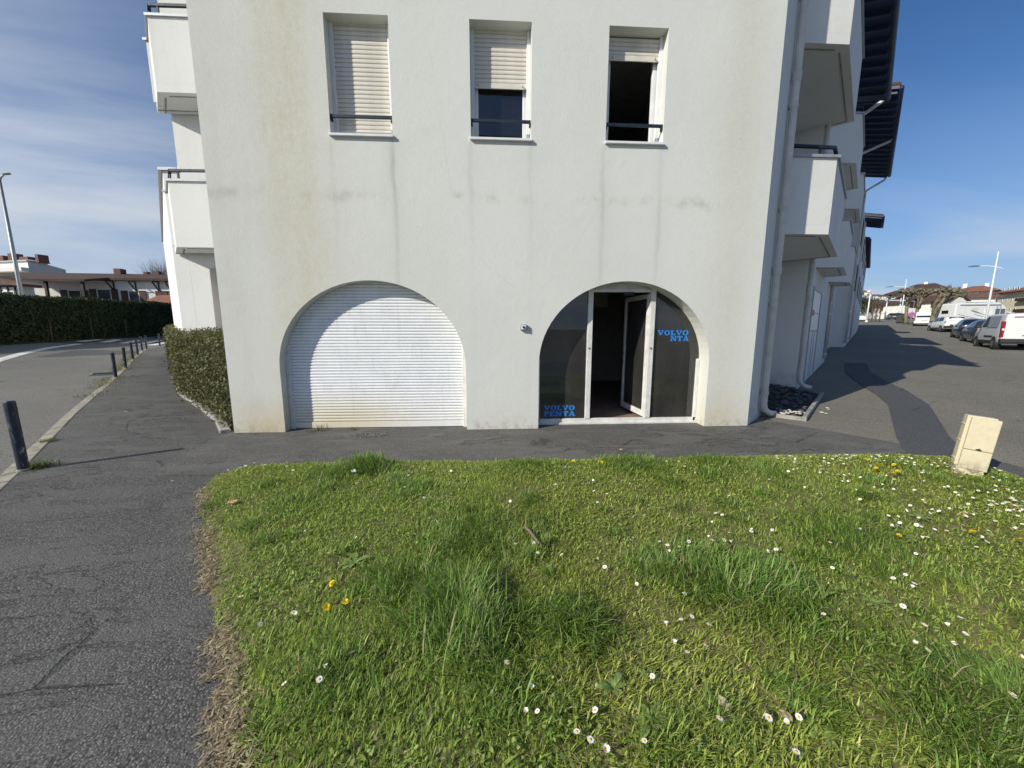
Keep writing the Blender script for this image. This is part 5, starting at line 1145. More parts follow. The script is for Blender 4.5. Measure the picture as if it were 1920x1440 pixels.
suv = [(0, .42, .98, 1.02, .74, .66), (.06, .36, 1.02, 1.2, .86, .66), (.36, .30, 1.06, 1.52, .90, .63), (.9, .26, 1.06, 1.60, .91, .63), (1.9, .25, 1.04, 1.61, .91, .63), (2.5, .25, 1.02, 1.52, .91, .63), (3.15, .27, 1.0, 1.06, .90, .74), (3.95, .32, .92, .96, .86, .70), (4.3, .4, .70, .74, .70, .56)]
vehicle('crossover_car', 'white crossover car with black cladding beside a pollarded plane tree', 'car', place((1762.5, 622.8), 0, 1.82, .78, math.radians(34)), math.radians(34), 4.3, 1.82, suv, M['v_white'], (.78, 3.4), .335, [(.5, 1.6, .85, 1.6), (1.68, 2.95, 1.68, 2.4)], (1.1, 1.50, .60, .30, .03), True, taillamps=(.86, 1.08, .56, .86, .06))
mpv = [(0, .42, 1.1, 1.86, .80, .70), (.06, .40, 1.1, 1.92, .92, .76), (.6, .32, 1.1, 1.95, .95, .78), (2.8, .30, 1.08, 1.95, .95, .78), (3.6, .30, 1.06, 1.7, .95, .74), (4.3, .34, 1.0, 1.08, .93, .78), (4.85, .42, .8, .84, .78, .62)]
hv = math.radians(50); qv = gp(1731, 612); fv = np.array([math.sin(hv), math.cos(hv)])
vehicle('minibus', 'white minibus seen from behind between two plane trunks', 'van', (qv[0]+fv[0]*.3, qv[1]+fv[1]*.3, float(gz(*qv[:2]))), hv, 4.85, 1.9, mpv, M['v_white'], (.9, 3.9), .33, [(.6, 3.5, .65, 3.2)], (1.18, 1.75, .74, .03, .0), False, taillamps=(.75, 1.5, .80, .91, .04))
sed = [(0, .32, .86, .92, .70, .60), (.3, .24, .92, .98, .84, .62), (.75, .22, .93, 1.35, .86, .58), (1.6, .21, .93, 1.45, .87, .58), (2.3, .21, .92, 1.40, .87, .58), (3.0, .22, .90, .96, .86, .68), (3.8, .26, .80, .84, .80, .64), (4.2, .34, .60, .62, .64, .5)]
def far_car(x, y, label, mat, hd): q = gp(x, y); vehicle('parked_car', label, 'car', tuple(q), hd, 4.2, 1.76, sed, mat, (.8, 3.3), .31, [(.8, 1.6, 1.0, 1.6), (1.66, 2.8, 1.66, 2.3)], (.96, 1.36, .54, .35, .34), taillamps=(.72, .86, .5, .84, .05))
far_car(1614, 602.5, 'small white car at the far end of the side street', M['v_white'], math.radians(48)); far_car(1676, 599.5, 'dark far-off car behind the white barrier posts', M['v_grey'], math.radians(40))
# ---- motorhome standing across the row
qm = px(1787, 608, 40); hm_ = math.radians(103); zm_ = float(gz(qm[0], qm[1]))
mh = empty('motorhome', (qm[0], qm[1], zm_), math.pi/2-hm_, 'long white motorhome parked behind the row of cars', 'motorhome'); mh.scale = (1, -1, 1)
def mbx(*a): return MB().box(*a)
LM = 4.5
prof = [(0, .45), (LM, .45), (LM, 1.5), (LM+.05, 2.35), (LM-.5, 2.95), (LM-1.2, 3.0), (.15, 2.95), (0, 2.8)]
m = MB(); n = len(prof); vs = [(x, y, z) for y in (-2.25, 0) for x, z in prof]; m.add(vs, [tuple(range(n)), tuple(range(2*n-1, n-1, -1))]+[(i, n+i, n+(i+1) % n, (i+1) % n) for i in range(n)])
for i in range(len(m.f)): m.f[i] = tuple(reversed(m.f[i]))
m.build('body', M['v_white'], mh, bevel=.08)
cabp = [(LM+.01, .4), (LM+1.9, .4), (LM+1.95, .95), (LM+1.5, 1.15), (LM+.55, 1.98), (LM+.01, 2.1)]
m = MB(); n = len(cabp); vs = [(x, y, z) for y in (-2.1, -.12) for x, z in cabp]; m.add(vs, [tuple(range(n))[::-1], tuple(range(n, 2*n))]+[((i+1) % n, n+(i+1) % n, n+i, i) for i in range(n)]); m.build('cab', M['v_white'], mh, bevel=.06)
for yy, fl in ((-.11, 1), (-2.11, 0)):
    v = [(LM+.15, yy, 1.25), (LM+1.1, yy, 1.25), (LM+.55, yy, 1.82), (LM+.15, yy, 1.9)]; mesh_obj('cab_window', v, [(0, 1, 2, 3)], M['carglass'], mh)
mesh_obj('windscreen', [(LM+1.44, -1.95, 1.22), (LM+1.44, -.27, 1.22), (LM+.60, -.27, 1.97), (LM+.60, -1.95, 1.97)], [(0, 1, 2, 3)], M['carglass'], mh)
mbx(.35, LM-.6, .001, .07, 2.66, 2.78).build('awning', M['coping'], mh, bevel=.02); mbx(1.45, 2.05, .001, .02, 2.22, 2.45).build('side_vent', M['farwall2'], mh); mbx(2.6, 3.3, .001, .02, .55, 2.3).build('entrance_door', M['pvc'], mh, bevel=.01)
for a, b, c_, d_ in ((.3, 1.75, 2.2, 1.25), (1.7, 1.75, 3.6, 1.2), (.6, 1.45, 3.0, 1.1)): MB().bar((a, .012, b), (c_, .012, d_), .02, .05).build('decal_stripe', M['coping'], mh)
for wx in (1.3, LM+1.2):
    for yb, s in ((-.14, 1), (-2.1, -1)):
        RM = Matrix.Translation((wx, yb, .34)) @ Matrix.Rotation(math.pi/2*(-s), 4, 'X')
        ty = MB().lathe([(.21, -.1), (.32, -.11), (.34, -.07), (.34, .09), (.32, .118), (.22, .122)], 20, RM).build('wheel', M['rubber'], mh, True); MB().lathe([(.22, .112), (.2, .095), (.07, .104), (.005, .108)], 12, RM).build('rim', M['rim'], ty)
mbx(-.03, -.001, -1.5, -.75, 1.85, 2.2).build('rear_window', M['carglass'], mh); 
for yy in (-2.1, -.3): mbx(-.03, -.001, yy, yy+.14, .8, 1.15).build('tail_lamp', M['taillamp'], mh)
mbx(LM+1.3, LM+1.45, .15, .42, 1.15, 1.6).build('wing_mirror', M['plastic'], mh, bevel=.03)
# ------------------------------------------------------------------ street furniture on the right
M['lampwhite'] = paint('lamp_post_white', (.72, .74, .74), .4, var=.05); M['lampblue'] = paint('lamp_head_blue', (.03, .10, .20), .4)
def street_lamp(x, ybase, ytop, w, label, arm=1.0, ar=1.35, drop=.18):
    b = px(x, ybase, w); zb = float(gz(b[0], b[1])); d = ray(x, ytop); 
    top = CAMH+(616.6-ytop)/FPX*w; H = top-zb; root = empty('street_lamp', (b[0], b[1], zb), 0, label, 'street lamp', 'white street lamps beside the parking')
    MB().tube([(0, 0, -.02), (0, 0, H*.5), (0, 0, H)], [.085, .07, .035], 10).build('pole', M['lampwhite'], root, True)
    MB().lathe([(.13, 0), (.12, .35), (.085, .4)], 10).build('base_cover', M['lampwhite'], root)
    zA = H*(1-drop); dd = np.array([-nR[0], -nR[1]])*arm
    P = lambda s, z: (dd[0]*s, dd[1]*s, z)
    MB().tube([P(-.6, zA-.35), P(-.3, zA-.13), P(0, zA), P(.5, zA+.13), P(1.0, zA+.16)], [.02, .03, .035, .03, .028], 8).build('arm', M['lampwhite'], root, True)
    m = MB(); a, b2 = Vector(P(.95, zA+.16)), Vector(P(1.65, zA+.17)); sd_ = Vector((-dd[1], dd[0], 0)).normalized()
    sec = [(0, .05, .04), (.25, .10, .07), (.6, .14, .08), (.9, .10, .05), (1, .03, .02)]; vs = []
    for t_, hw, hh in sec:
        p = a.lerp(b2, t_); vs += [p-sd_*hw, p+Vector((0, 0, hh)), p+sd_*hw, p-Vector((0, 0, hh*.6))]
    fs = [(4*i+j, 4*i+(j+1) % 4, 4*i+4+(j+1) % 4, 4*i+4+j) for i in range(4) for j in range(4)]+[(3, 2, 1, 0), (16, 17, 18, 19)]
    m.add(vs, fs).build('lamp_head', M['lampblue'], root, True)
street_lamp(1847, 608, 477, 35, 'white street lamp rising in front of the motorhome', 1.0)
street_lamp(1687.5, 604, 526, 66, 'white street lamp between plane trees and the big brown roof', 1.5)
def pole_thing(name, x, yb, yt, r, label, cat, mat, w=None):
    b = gp(x, yb) if w is None else px(x, yb, w); wv = float((b-np.array([0, 0, CAMH]))@FWD); H = CAMH+(616.6-yt)/FPX*wv-b[2]
    root = empty(name, tuple(b), 0, label, cat); MB().tube([(0, 0, -.05), (0, 0, H)], [r, r*.7], 10).build('pole', mat, root, True); MB().lathe([(r*1.7, 0), (r*1.6, .3), (r, .34)], 10).build('base_cover', mat, root); MB().lathe([(r*.9, H-.02), (r*1.1, H+.05), (.01, H+.12)], 10).build('cap', mat, root); return root, b, H
pole_thing('white_mast', 1624.5, 604, 553, .12, 'plain white mast beside the small far white car', 'mast', M['lampwhite'])
pb_, b1, H1 = pole_thing('barrier_post', 1658, 602.5, 561, .11, 'white gantry post nearest the bare trees', 'post', M['lampwhite']); pole_thing('barrier_post', 1683.5, 601.5, 561, .10, 'white gantry post nearest the waste container', 'post', M['lampwhite'])
b2 = gp(1683.5, 601.5); b3 = gp(1700, 600)
cbm = MB(); z_ = b1[2]+H1*.93
e2 = px(1702, 563.5, float((b1-np.array([0, 0, CAMH]))@FWD))
root = empty('crossbeam', (b1[0], b1[1], z_), 0, 'white crossbeam carried by the gantry posts', 'beam'); MB().bar((-.3, 0, 0), (e2[0]-b1[0], e2[1]-b1[1], e2[2]-z_), .16, .2).build('beam', M['lampwhite'], root); MB().bar((0, 0, -.1), (0, 0, .12), .3, .3, (1, 0, 0)).build('clamp', M['steel'], root)
# no-parking sign
sg = px(1707, 606, 52); zs_ = float(gz(sg[0], sg[1])); sgn = empty('parking_sign', (sg[0], sg[1], zs_), 0, 'round blue no-parking sign with red ring before plane trunks', 'sign')
cz = CAMH+(616.6-590)/FPX*52-zs_; vd = Vector((-sg[0], -sg[1], 0)).normalized(); RMs = Matrix.Translation(Vector((0, 0, cz))+vd*.06) @ vd.to_track_quat('Z', 'Y').to_matrix().to_4x4()
M['signred'] = paint('sign_red', (.55, .10, .13), .4); M['signblue'] = paint('sign_blue', (.13, .10, .42), .4)
MB().tube([(0, 0, 0), (0, 0, cz+.5)], .04, 8).build('pole', M['steel'], sgn, True)
dsk = MB().lathe([(.001, -.02), (.34, -.02), (.34, .0), (.001, .001)], 26, RMs).build('sign_disc', M['signred'], sgn); MB().lathe([(.28, .004), (.001, .0045)], 26, RMs).build('blue_field', M['signblue'], dsk); MB().box(-.28, .28, -.03, .03, .008, .010, RMs @ Matrix.Rotation(math.radians(-45), 4, 'Z')).build('red_bar', M['signred'], dsk)
# dark square sign back on a post above the van
sq = px(1871, 606, 30); zq = float(gz(sq[0], sq[1])); rsq = empty('square_sign', (sq[0], sq[1], zq), 0, 'dark back of a rounded square sign above the delivery van', 'sign')
czq = CAMH+(616.6-585.5)/FPX*30-zq; vd = Vector((-sq[0], -sq[1], 0)).normalized(); RQ = Matrix.Translation(Vector((0, 0, czq))) @ vd.to_track_quat('Z', 'Y').to_matrix().to_4x4()
MB().box(-.24, .24, -.26, .26, 0, .02, RQ @ Matrix.Rotation(0, 4, 'Z')).build('sign_plate', paint('sign_back', (.05, .045, .06), .5), rsq, bevel=.06); MB().tube([(0, 0, 0), (0, 0, czq+.75)], .03, 8).build('pole', M['steel'], rsq, True)
# dark waste container and boxy planters by the trunks
wc = px(1690, 606, 60); wz = float(gz(wc[0], wc[1])); wcr = empty('waste_container', (wc[0], wc[1], wz), .6, 'dark waste container beside the far plane trunk', 'container')
MB().prism([(-.7, -.6), (.7, -.6), (.7, .6), (-.7, .6)], .12, 1.35).build('bin_body', M['plastic'], wcr, bevel=.06); MB().prism([(-.74, -.64), (.74, -.64), (.74, .64), (-.74, .64)], 1.352, [1.45, 1.45, 1.7, 1.7]).build('lid', M['v_navy'], wcr, bevel=.04)
for sx in (-.5, .5): MB().box(sx-.08, sx+.08, -.5, .5, 0, .12).build('wheel', M['rubber'], wcr)
# ------------------------------------------------------------------ trees
t = NT('plane_bark'); Pn = t.co(); vb = t.voro(t.map(Pn, (3, 3, 1.5)), 1.6, out='Color'); t.set(t.mix(t.sep(vb)[0], (.09, .075, .05), (.21, .19, .13)), .9); t.bump(t.noise(Pn, 9, 5, .7), .6, .05); M['bark'] = t.m
M['twig'] = paint('bare_twigs', (.12, .09, .075), .9)
def pollard(basepx, w, limbs, r0, label, forkz):
    """limbs: list of pixel polylines (x, y) at distance w, first point is the fork"""
    b = gp(*basepx) if w is None else px(basepx[0], basepx[1], w); wv = float((b-np.array([0, 0, CAMH]))@FWD)
    if w is not None: b[2] = float(gz(b[0], b[1]))
    root = empty('plane_tree', tuple(b), 0, label, 'tree', 'pollarded plane trees by the parking'); R_ = random.Random(int(basepx[0]))
    T = MB(); fork = px(*limbs[0][0], wv)-b
    T.tube([(0, 0, -.1), tuple(fork*.3+[0, 0, .0]), tuple(fork*.7), tuple(fork)], [r0*1.25, r0, r0*.9, r0*.85], 10); T.build('trunk', M['bark'], root, True)
    cr = MB()
    for lm in limbs:
        pts = [px(x, y, wv+R_.uniform(-.3, .3)*i)-b for i, (x, y) in enumerate(lm)]; n = len(pts); rs = list(np.linspace(r0*.75, r0*.42, n)); cr.tube(pts, rs, 8)
        for k in range(16):                                               # knobbly pollard head
            e = pts[-1]+np.array([R_.gauss(0, .34), R_.gauss(0, .4), R_.gauss(0, .17)]); s = R_.uniform(.08, .24); tw = e+np.array([R_.gauss(0, .2), R_.gauss(0, .2), R_.uniform(.1, .45)]); cr.tube([e, tw], [.035, .012], 4); jit = [R_.uniform(.75, 1.25) for _ in range(5)]
            cr.lathe([(.02*s, -s), (.7*s*jit[0], -.65*s), (s*jit[1], 0), (.75*s*jit[2], .6*s), (.02*s, s)], 7, Matrix.Translation(Vector(e.tolist())) @ Matrix.Rotation(R_.uniform(0, 3), 4, 'X'))
    cr.build('crown', M['bark'], root, True)
pollard((1745, 620), None, [[(1750, 592), (1757, 578), (1768, 563), (1779, 551), (1786, 545)], [(1750, 592), (1764, 574), (1782, 562), (1795, 556), (1803, 553)], [(1750, 592), (1752, 570), (1762, 556), (1768, 546)], [(1771, 562), (1785, 552), (1796, 548)]], .25, 'pollarded plane tree leaning over the white crossover car', 0)
pollard((1716, 608.5), None, [[(1720, 580), (1726, 566), (1736, 556), (1747, 550), (1752, 545)], [(1720, 580), (1722, 562), (1718, 552), (1712, 547)], [(1720, 580), (1728, 560), (1738, 548)]], .22, 'pollarded plane tree beside the white minibus', 0)
pollard((1698.5, 608.5), None, [[(1700, 575), (1701, 562), (1698, 552), (1690, 548)], [(1700, 575), (1706, 560), (1712, 549), (1718, 546)], [(1700, 575), (1702, 556), (1704, 545)]], .22, 'pollarded plane tree beside the waste container', 0)
def bare_tree(basep, H, label, seed, name='bare_tree', spread=.45, twigs=34, r0=.12, group=None):
    root = empty(name, tuple(basep), 0, label, 'tree', group); R_ = random.Random(seed); MB().tube([(0, 0, -.1), (.05, 0, H*.3), (0, .05, H*.5)], [r0, r0*.8, r0*.6], 8).build('trunk', M['twig'], root, True); m = MB()
    for i in range(twigs):
        a = R_.uniform(0, 6.28); z0 = H*R_.uniform(.28, .5); dx, dy = math.cos(a)*H*spread*R_.uniform(.2, 1), math.sin(a)*H*spread*R_.uniform(.2, 1); z1 = H*R_.uniform(.75, 1.0)
        p1 = (dx*.4, dy*.4, z0+(z1-z0)*.45); m.tube([(0, 0, z0), p1, (dx, dy, z1)], [r0*.35, r0*.2, r0*.05], 4, False)
        for k in range(3): m.tube([p1, (p1[0]+R_.gauss(0, .1)*H, p1[1]+R_.gauss(0, .1)*H, p1[2]+H*R_.uniform(.15, .35))], [r0*.14, r0*.04], 3, False)
    m.build('crown', M['twig'], root); return root
for i, (x, lab) in enumerate(((1634, 'bare small tree nearest the white mast'), (1641, 'bare small tree between the white mast and the gantry'), (1648, 'bare small tree nearest the gantry'))):
    q = gp(x, 603.5); bare_tree(q, 4.2, lab, 60+i, spread=.24, twigs=30, r0=.11)
def leafy_tree(basep, H, R0, label, seed, name='leafy_tree', t0=(.02, .035, .012), t1=(.055, .07, .02), nclump=26, per=70, lr=.16):
    root = empty(name, tuple(basep), 0, label, 'tree'); rs = np.random.default_rng(seed); MB().tube([(0, 0, -.2), (.1, 0, H*.3), (0, .1, H*.7)], [.22, .17, .07], 8).build('trunk', M['twig'], root, True)
    cc = np.column_stack([rs.normal(0, R0*.5, nclump), rs.normal(0, R0*.5, nclump), H*rs.uniform(.3, .95, nclump)]); C = (cc[:, None]+rs.normal(0, R0*.22, (nclump, per, 3))).reshape(-1, 3); n = len(C); f = rs.random((n, 1)); tint = np.array(t0)*(1-f)+np.array(t1)*f
    o = leaves('crown', C, lr*rs.uniform(.6, 1.4, n), rs.normal(0, 1, (n, 3))+[0, 0, .4], tint, M['leaf'], root, k=5, asp=.5); tag(o, kind='stuff'); return root
q = px(1614, 600, 92); leafy_tree((q[0], q[1], float(gz(q[0], q[1]))), 5.6, 2.6, 'dark evergreen tree behind the far white car', 3)
q = px(1655, 598, 96); leafy_tree((q[0], q[1], float(gz(q[0], q[1]))), 3.6, 2.2, 'yellow green shrub behind the gantry', 4, t0=(.05, .06, .015), t1=(.13, .13, .03))
q = px(1672, 597, 98); leafy_tree((q[0], q[1], float(gz(q[0], q[1]))), 4.6, 2.6, 'dark green tree behind the gantry crossbeam', 5)
# ------------------------------------------------------------------ houses
def house(name, label, pl_, pr_, wl_, wr_, yeave, yridge, depth, zbase, wall, tile, roof='hip', over=.7, wins=(), cat='house', ridge_in=.28, chim=(), eave_t=.25, base_y=None):
    """front wall between two pixel columns at distances wl_, wr_; eave and ridge heights from pixel rows"""
    A = px(pl_, yeave, wl_); B = px(pr_, yeave, wr_); ze = (A[2]+B[2])/2; zr = px((pl_+pr_)/2, yridge, (wl_+wr_)/2+depth*.35)[2]; zr = max(zr, ze+.8)
    a2, b2 = A[:2], B[:2]; d = (b2-a2); Lw = np.linalg.norm(d); d = d/Lw; ang = math.atan2(d[1], d[0])
    root = empty(name, (a2[0], a2[1], zbase), ang, label, cat); h = ze-zbase
    MB().box(0, Lw, 0, depth, -.5, h).build('wall', wall, root)
    o_ = over
    if roof == 'hip':
        i_ = min(depth/2, Lw*ridge_in*1.2); v = [(-o_, -o_, h+.01), (Lw+o_, -o_, h+.01), (Lw+o_, depth+o_, h+.01), (-o_, depth+o_, h+.01), (i_, depth/2, zr-zbase), (Lw-i_, depth/2, zr-zbase)]
        v += [(x, y, z-eave_t) for x, y, z in v[:4]]; f = [(0, 1, 5, 4), (1, 2, 5), (2, 3, 4, 5), (3, 0, 4), (6, 7, 1, 0), (7, 8, 2, 1), (8, 9, 3, 2), (9, 6, 0, 3), (9, 8, 7, 6)]
    elif roof == 'gable':                                                 # ridge parallel to the front
        v = [(-o_, -o_, h), (Lw+o_, -o_, h), (Lw+o_, depth+o_, h), (-o_, depth+o_, h), (-o_, depth/2, zr-zbase), (Lw+o_, depth/2, zr-zbase)]; v += [(x, y, z-eave_t) for x, y, z in v]
        f = [(0, 1, 5, 4), (2, 3, 4, 5), (6, 7, 1, 0), (8, 9, 3, 2), (6, 10, 11, 7), (9, 8, 11, 10), (0, 4, 10, 6), (4, 3, 9, 10), (1, 7, 11, 5), (5, 11, 8, 2)]
    else:                                                                 # ridge towards the viewer: gable end in front
        v = [(-o_, -o_, h), (Lw+o_, -o_, h), (Lw+o_, depth, h), (-o_, depth, h), (Lw/2, -o_, zr-zbase), (Lw/2, depth, zr-zbase)]; v += [(x, y, z-eave_t) for x, y, z in v]
        f = [(0, 4, 5, 3), (1, 2, 5, 4), (0, 6, 10, 4), (1, 4, 10, 7), (6, 9, 11, 10), (10, 11, 8, 7), (9, 3, 5, 11), (8, 11, 5, 2), (0, 3, 9, 6), (1, 7, 8, 2)]
        mesh_obj('gable', [(0, -.02, h-.3), (Lw, -.02, h-.3), (Lw/2, -.02, zr-zbase-.35)], [(0, 1, 2)], wall, root)
    rf = mesh_obj('roof', v, f, tile, root)
    for (cx_, cy_, cw_, ch_, mt) in chim:
        MB().box(cx_*Lw-cw_/2, cx_*Lw+cw_/2, cy_-cw_/2, cy_+cw_/2, h*.9, zr-zbase+ch_).build('chimney', mt, rf, bevel=.05)
    for (fx, z0, ww, hh, kind) in wins:
        x = fx*Lw; fr = MB()
        for q_ in ((x, x+.07, z0, z0+hh), (x+ww-.07, x+ww, z0, z0+hh), (x+.07, x+ww-.07, z0, z0+.07), (x+.07, x+ww-.07, z0+hh-.07, z0+hh)): fr.box(q_[0], q_[1], -.06, .03, q_[2], q_[3])
        wn_ = fr.build('window', M['pvc'], root); MB().box(x+.07, x+ww-.07, -.02, .01, z0+.07, z0+hh-.07).build('pane', M['farglass'], wn_)
        if kind == 'open':
            for xx in (x-ww*.52, x+ww+.02): MB().box(xx, xx+ww*.5, -.09, -.03, z0, z0+hh).build('shutter', M['maroon'], wn_)
        elif kind == 'shut': MB().box(x, x+ww/2-.02, -.10, -.062, z0, z0+hh).build('shutter', M['maroon'], wn_); MB().box(x+ww/2+.02, x+ww, -.10, -.062, z0, z0+hh).build('shutter', M['maroon'], wn_)
    return root, Lw, h
# left: long house behind the tall hedge
z0L = 1.2
h1, L1, hh1 = house('long_house', 'long white house with brown tiled roof and maroon shutters behind the tall hedge', -75, 352, 40, 42.5, 521.5, 510.5, 9, z0L, M['farwall'], M['tile_brown'], 'hip', .7, (), ridge_in=.03, chim=((.55, 4, .8, .5, M['brick']), (.72, 4.5, .6, .35, M['brick']), (.63, 5.5, .5, .4, M['brick'])))
def hwin(fr_, z, w_, hgt, kind):
    x = fr_*L1; m = MB(); 
    if kind != 'shut':
        for q_ in ((x, x+.07, z, z+hgt), (x+w_-.07, x+w_, z, z+hgt), (x+.07, x+w_-.07, z, z+.07), (x+.07, x+w_-.07, z+hgt-.07, z+hgt)): m.box(q_[0], q_[1], -.06, .03, q_[2], q_[3])
        wn_ = m.build('window', M['pvc'], h1); MB().box(x+.07, x+w_-.07, -.02, .01, z+.07, z+hgt-.07).build('pane', M['farglass'], wn_); xs_ = (x-.72, x+w_+.06)
    else:
        wn_ = MB().box(x, x+w_, -.05, .02, z, z+hgt).build('window', M['timber'], h1); xs_ = (x+.02, x+w_/2+.02); 
    for xx in xs_:
        sh = MB(); wS = .66 if kind != 'shut' else w_/2-.04; sh.box(xx, xx+wS, -.11, -.06, z, z+hgt).build('shutter', M['maroon'], wn_)
def fx(p): return (p+75)/(352+75)
zw = hh1-2.75
hwin(fx(117), zw-.3, 1.3, 1.75, 'open'); hwin(fx(172), zw-.3, 1.4, 1.9, 'open'); hwin(fx(232), zw+.1, 1.1, 1.35, 'open'); hwin(fx(285), zw+.15, 1.25, 1.3, 'shut'); hwin(fx(325), zw+.1, 1.1, 1.35, 'open')
for p in (122, 187): MB().box(fx(p)*L1-.11, fx(p)*L1+.11, -2.5, -2.28, hh1-4.5, hh1-.6).build('veranda_post', M['timber'], h1)
for p in (206, 248, 293, 318):
    x = fx(p)*L1; br = MB(); br.bar((x, -.02, hh1-1.5), (x, -.02, hh1-.3), .12, .12, (1, 0, 0)); br.bar((x, -.05, hh1-1.35), (x, -.92, hh1-.33), .1, .1); br.bar((x, 0, hh1-.32), (x, -.95, hh1-.32), .1, .1); br.build('bracket', M['timber'], h1)
MB().box(fx(201)*L1, L1, -.05, -.0, .3, hh1-3.25).build('plinth_band', M['maroon'], h1)
MB().box(fx(100)*L1, fx(185)*L1, -.9, -.84, hh1-3.35, hh1-3.27).build('veranda_rail', M['farwall2'], h1)
vs = [(fx(60)*L1, -2.7, hh1-.42), (fx(196)*L1, -2.7, hh1-.42), (fx(208)*L1, -.72, hh1+.03), (fx(60)*L1, -.72, hh1+.03)]
MB().prism([(v[0], v[1]) for v in vs], [v[2]-.22 for v in vs], [v[2] for v in vs]).build('veranda_roof', M['tile_brown'], h1)
for p in (105, 140, 160): MB().box(fx(p)*L1-.05, fx(p)*L1+.05, -.9, -.84, hh1-4.4, hh1-3.35).build('baluster', M['farwall2'], h1)
# small red roof of an outbuilding just over the hedge
house('garden_shed', 'small shed with orange red tiled roof peeping over the tall hedge', 279, 332, 37, 37, 566, 556, 3, z0L, M['farwall'], M['tile_red'], 'gable', .3)
# left: half-timbered gable house
h2, L2, hh2 = house('gable_house', 'white gabled house with dark half-timbering adjoining the long house', -95, 42, 36, 35.5, 534, 521, .8, z0L, M['farwall'], M['tile_dull'], 'front', .9, ((.72, 2.6, 1.2, 1.3, 'none'), (.3, 2.6, 1.2, 1.3, 'none')))
for zb_ in (hh2-.15, hh2-1.9):
    MB().box(.05, L2-.05, -.1, -.03, zb_-.09, zb_+.09).build('beam', M['timber'], h2)
for k in range(1, 10): MB().box(L2*k/10-.06, L2*k/10+.06, -.09, -.031, hh2-1.8, hh2-.25).build('post', M['timber'], h2)
MB().bar((L2*.62, -.06, hh2-.1), (L2*.85, -.06, hh2-1.7), .06, .12).build('brace', M['timber'], h2)
# left: apartment block far behind
ap, La, ha = house('apartment_block', 'pale flat-roofed apartment block with dark chimneys far behind the gabled house', -140, 52, 112, 104, 493, 491.5, 4, 1.5, M['farwall'], M['farwall3'], 'hip', .4, tuple((f, 15.0-2.9*k, 1.6, 1.5, 'none') for f in (.5, .62, .74, .86) for k in range(2)))
for i, (pa, pb2, yt) in enumerate(((-12, 8, 482), (11, 24, 479), (31, 53, 486), (59, 67, 483))):
    a_ = px(pa, 492, 108); b_ = px(pb2, 492, 108); wv = np.linalg.norm((b_-a_)[:2]); fr_ = (pa+140)/192.0*La
    MB().box(fr_, fr_+wv, .8, 3, ha-.5, ha+(492-yt)/FPX*112+.3).build('chimney', M['brick'], ap, bevel=.1)
MB().prism([(La+.01, 0), (La+4.0, 4.5), (La+3, 6), (La-3, 6)], 10, [ha-.2, ha-1.7, ha-1.7, ha-.2]).build('side_wing', M['farwall3'], ap)
for k in range(2): MB().box(.0, La-.2, -1.4, -.01, ha-3.0-2.9*k, ha-2.0-2.9*k).build('balcony', M['farwall'], ap)
for i, (x, lab) in enumerate(((292, 'bare winter tree above the long house roof'), (305, 'middle one of three bare winter trees over the roof'), (318, 'slender bare winter tree close to the white wing over the roof'))):
    q = px(x, 560, 68); bare_tree((q[0], q[1], 1.5), CAMH+(615.5-490+i*2)/FPX*68-1.5, lab, 90+i, spread=.14, twigs=40, r0=.11)
# left lamp
ql = gp(56, 637.5); wl0 = float((ql-np.array([0, 0, CAMH]))@FWD); Hl = 9.0
lr_ = empty('street_lamp', tuple(ql), 0, 'tall grey street lamp standing before the dark hedge', 'street lamp')
MB().tube([(0, 0, -.05), (0, 0, 3), (0, 0, Hl)], [.115, .10, .055], 12).build('pole', M['steel'], lr_, True); MB().lathe([(.16, 0), (.15, .5), (.115, .56)], 12).build('base_cover', M['steel'], lr_)
ad = Vector((.85, -.35, 0)).normalized(); MB().tube([(0, 0, Hl-.05), tuple(ad*.25+Vector((0, 0, Hl+.1))), tuple(ad*.55+Vector((0, 0, Hl+.16)))], [.05, .04, .035], 8).build('arm', M['steel'], lr_, True)
m = MB(); sd_ = Vector((-ad.y, ad.x, 0)); vs = []
for t_, hw, hh in ((.5, .05, .04), (.7, .12, .07), (1.0, .13, .06), (1.2, .04, .03)):
    p = ad*t_+Vector((0, 0, Hl+.17)); vs += [p-sd_*hw, p+Vector((0, 0, hh)), p+sd_*hw, p-Vector((0, 0, hh*.4))]
m.add(vs, [(4*i+j, 4*i+(j+1) % 4, 4*i+4+(j+1) % 4, 4*i+4+j) for i in range(3) for j in range(4)]+[(3, 2, 1, 0), (12, 13, 14, 15)]).build('lamp_head', M['steel'], lr_, True)
# thin stakes at the hedge foot
for x, y, lab in ((98, 640, 'thin dark stake at the hedge foot nearest the street lamp'), (174, 634.5, 'thin dark stake in the middle of the tall hedge foot'), (238, 631, 'thin dark stake at the hedge foot by the crossing')):
    q = gp(x, y); r_ = empty('stake', tuple(q), 0, lab, 'stake'); MB().tube([(0, 0, -.05), (.01, 0, 1.3)], [.05, .04], 8).build('post', M['timber'], r_); MB().lathe([(.055, 1.27), (.055, 1.31), (.01, 1.34)], 8).build('cap', M['timber'], r_)
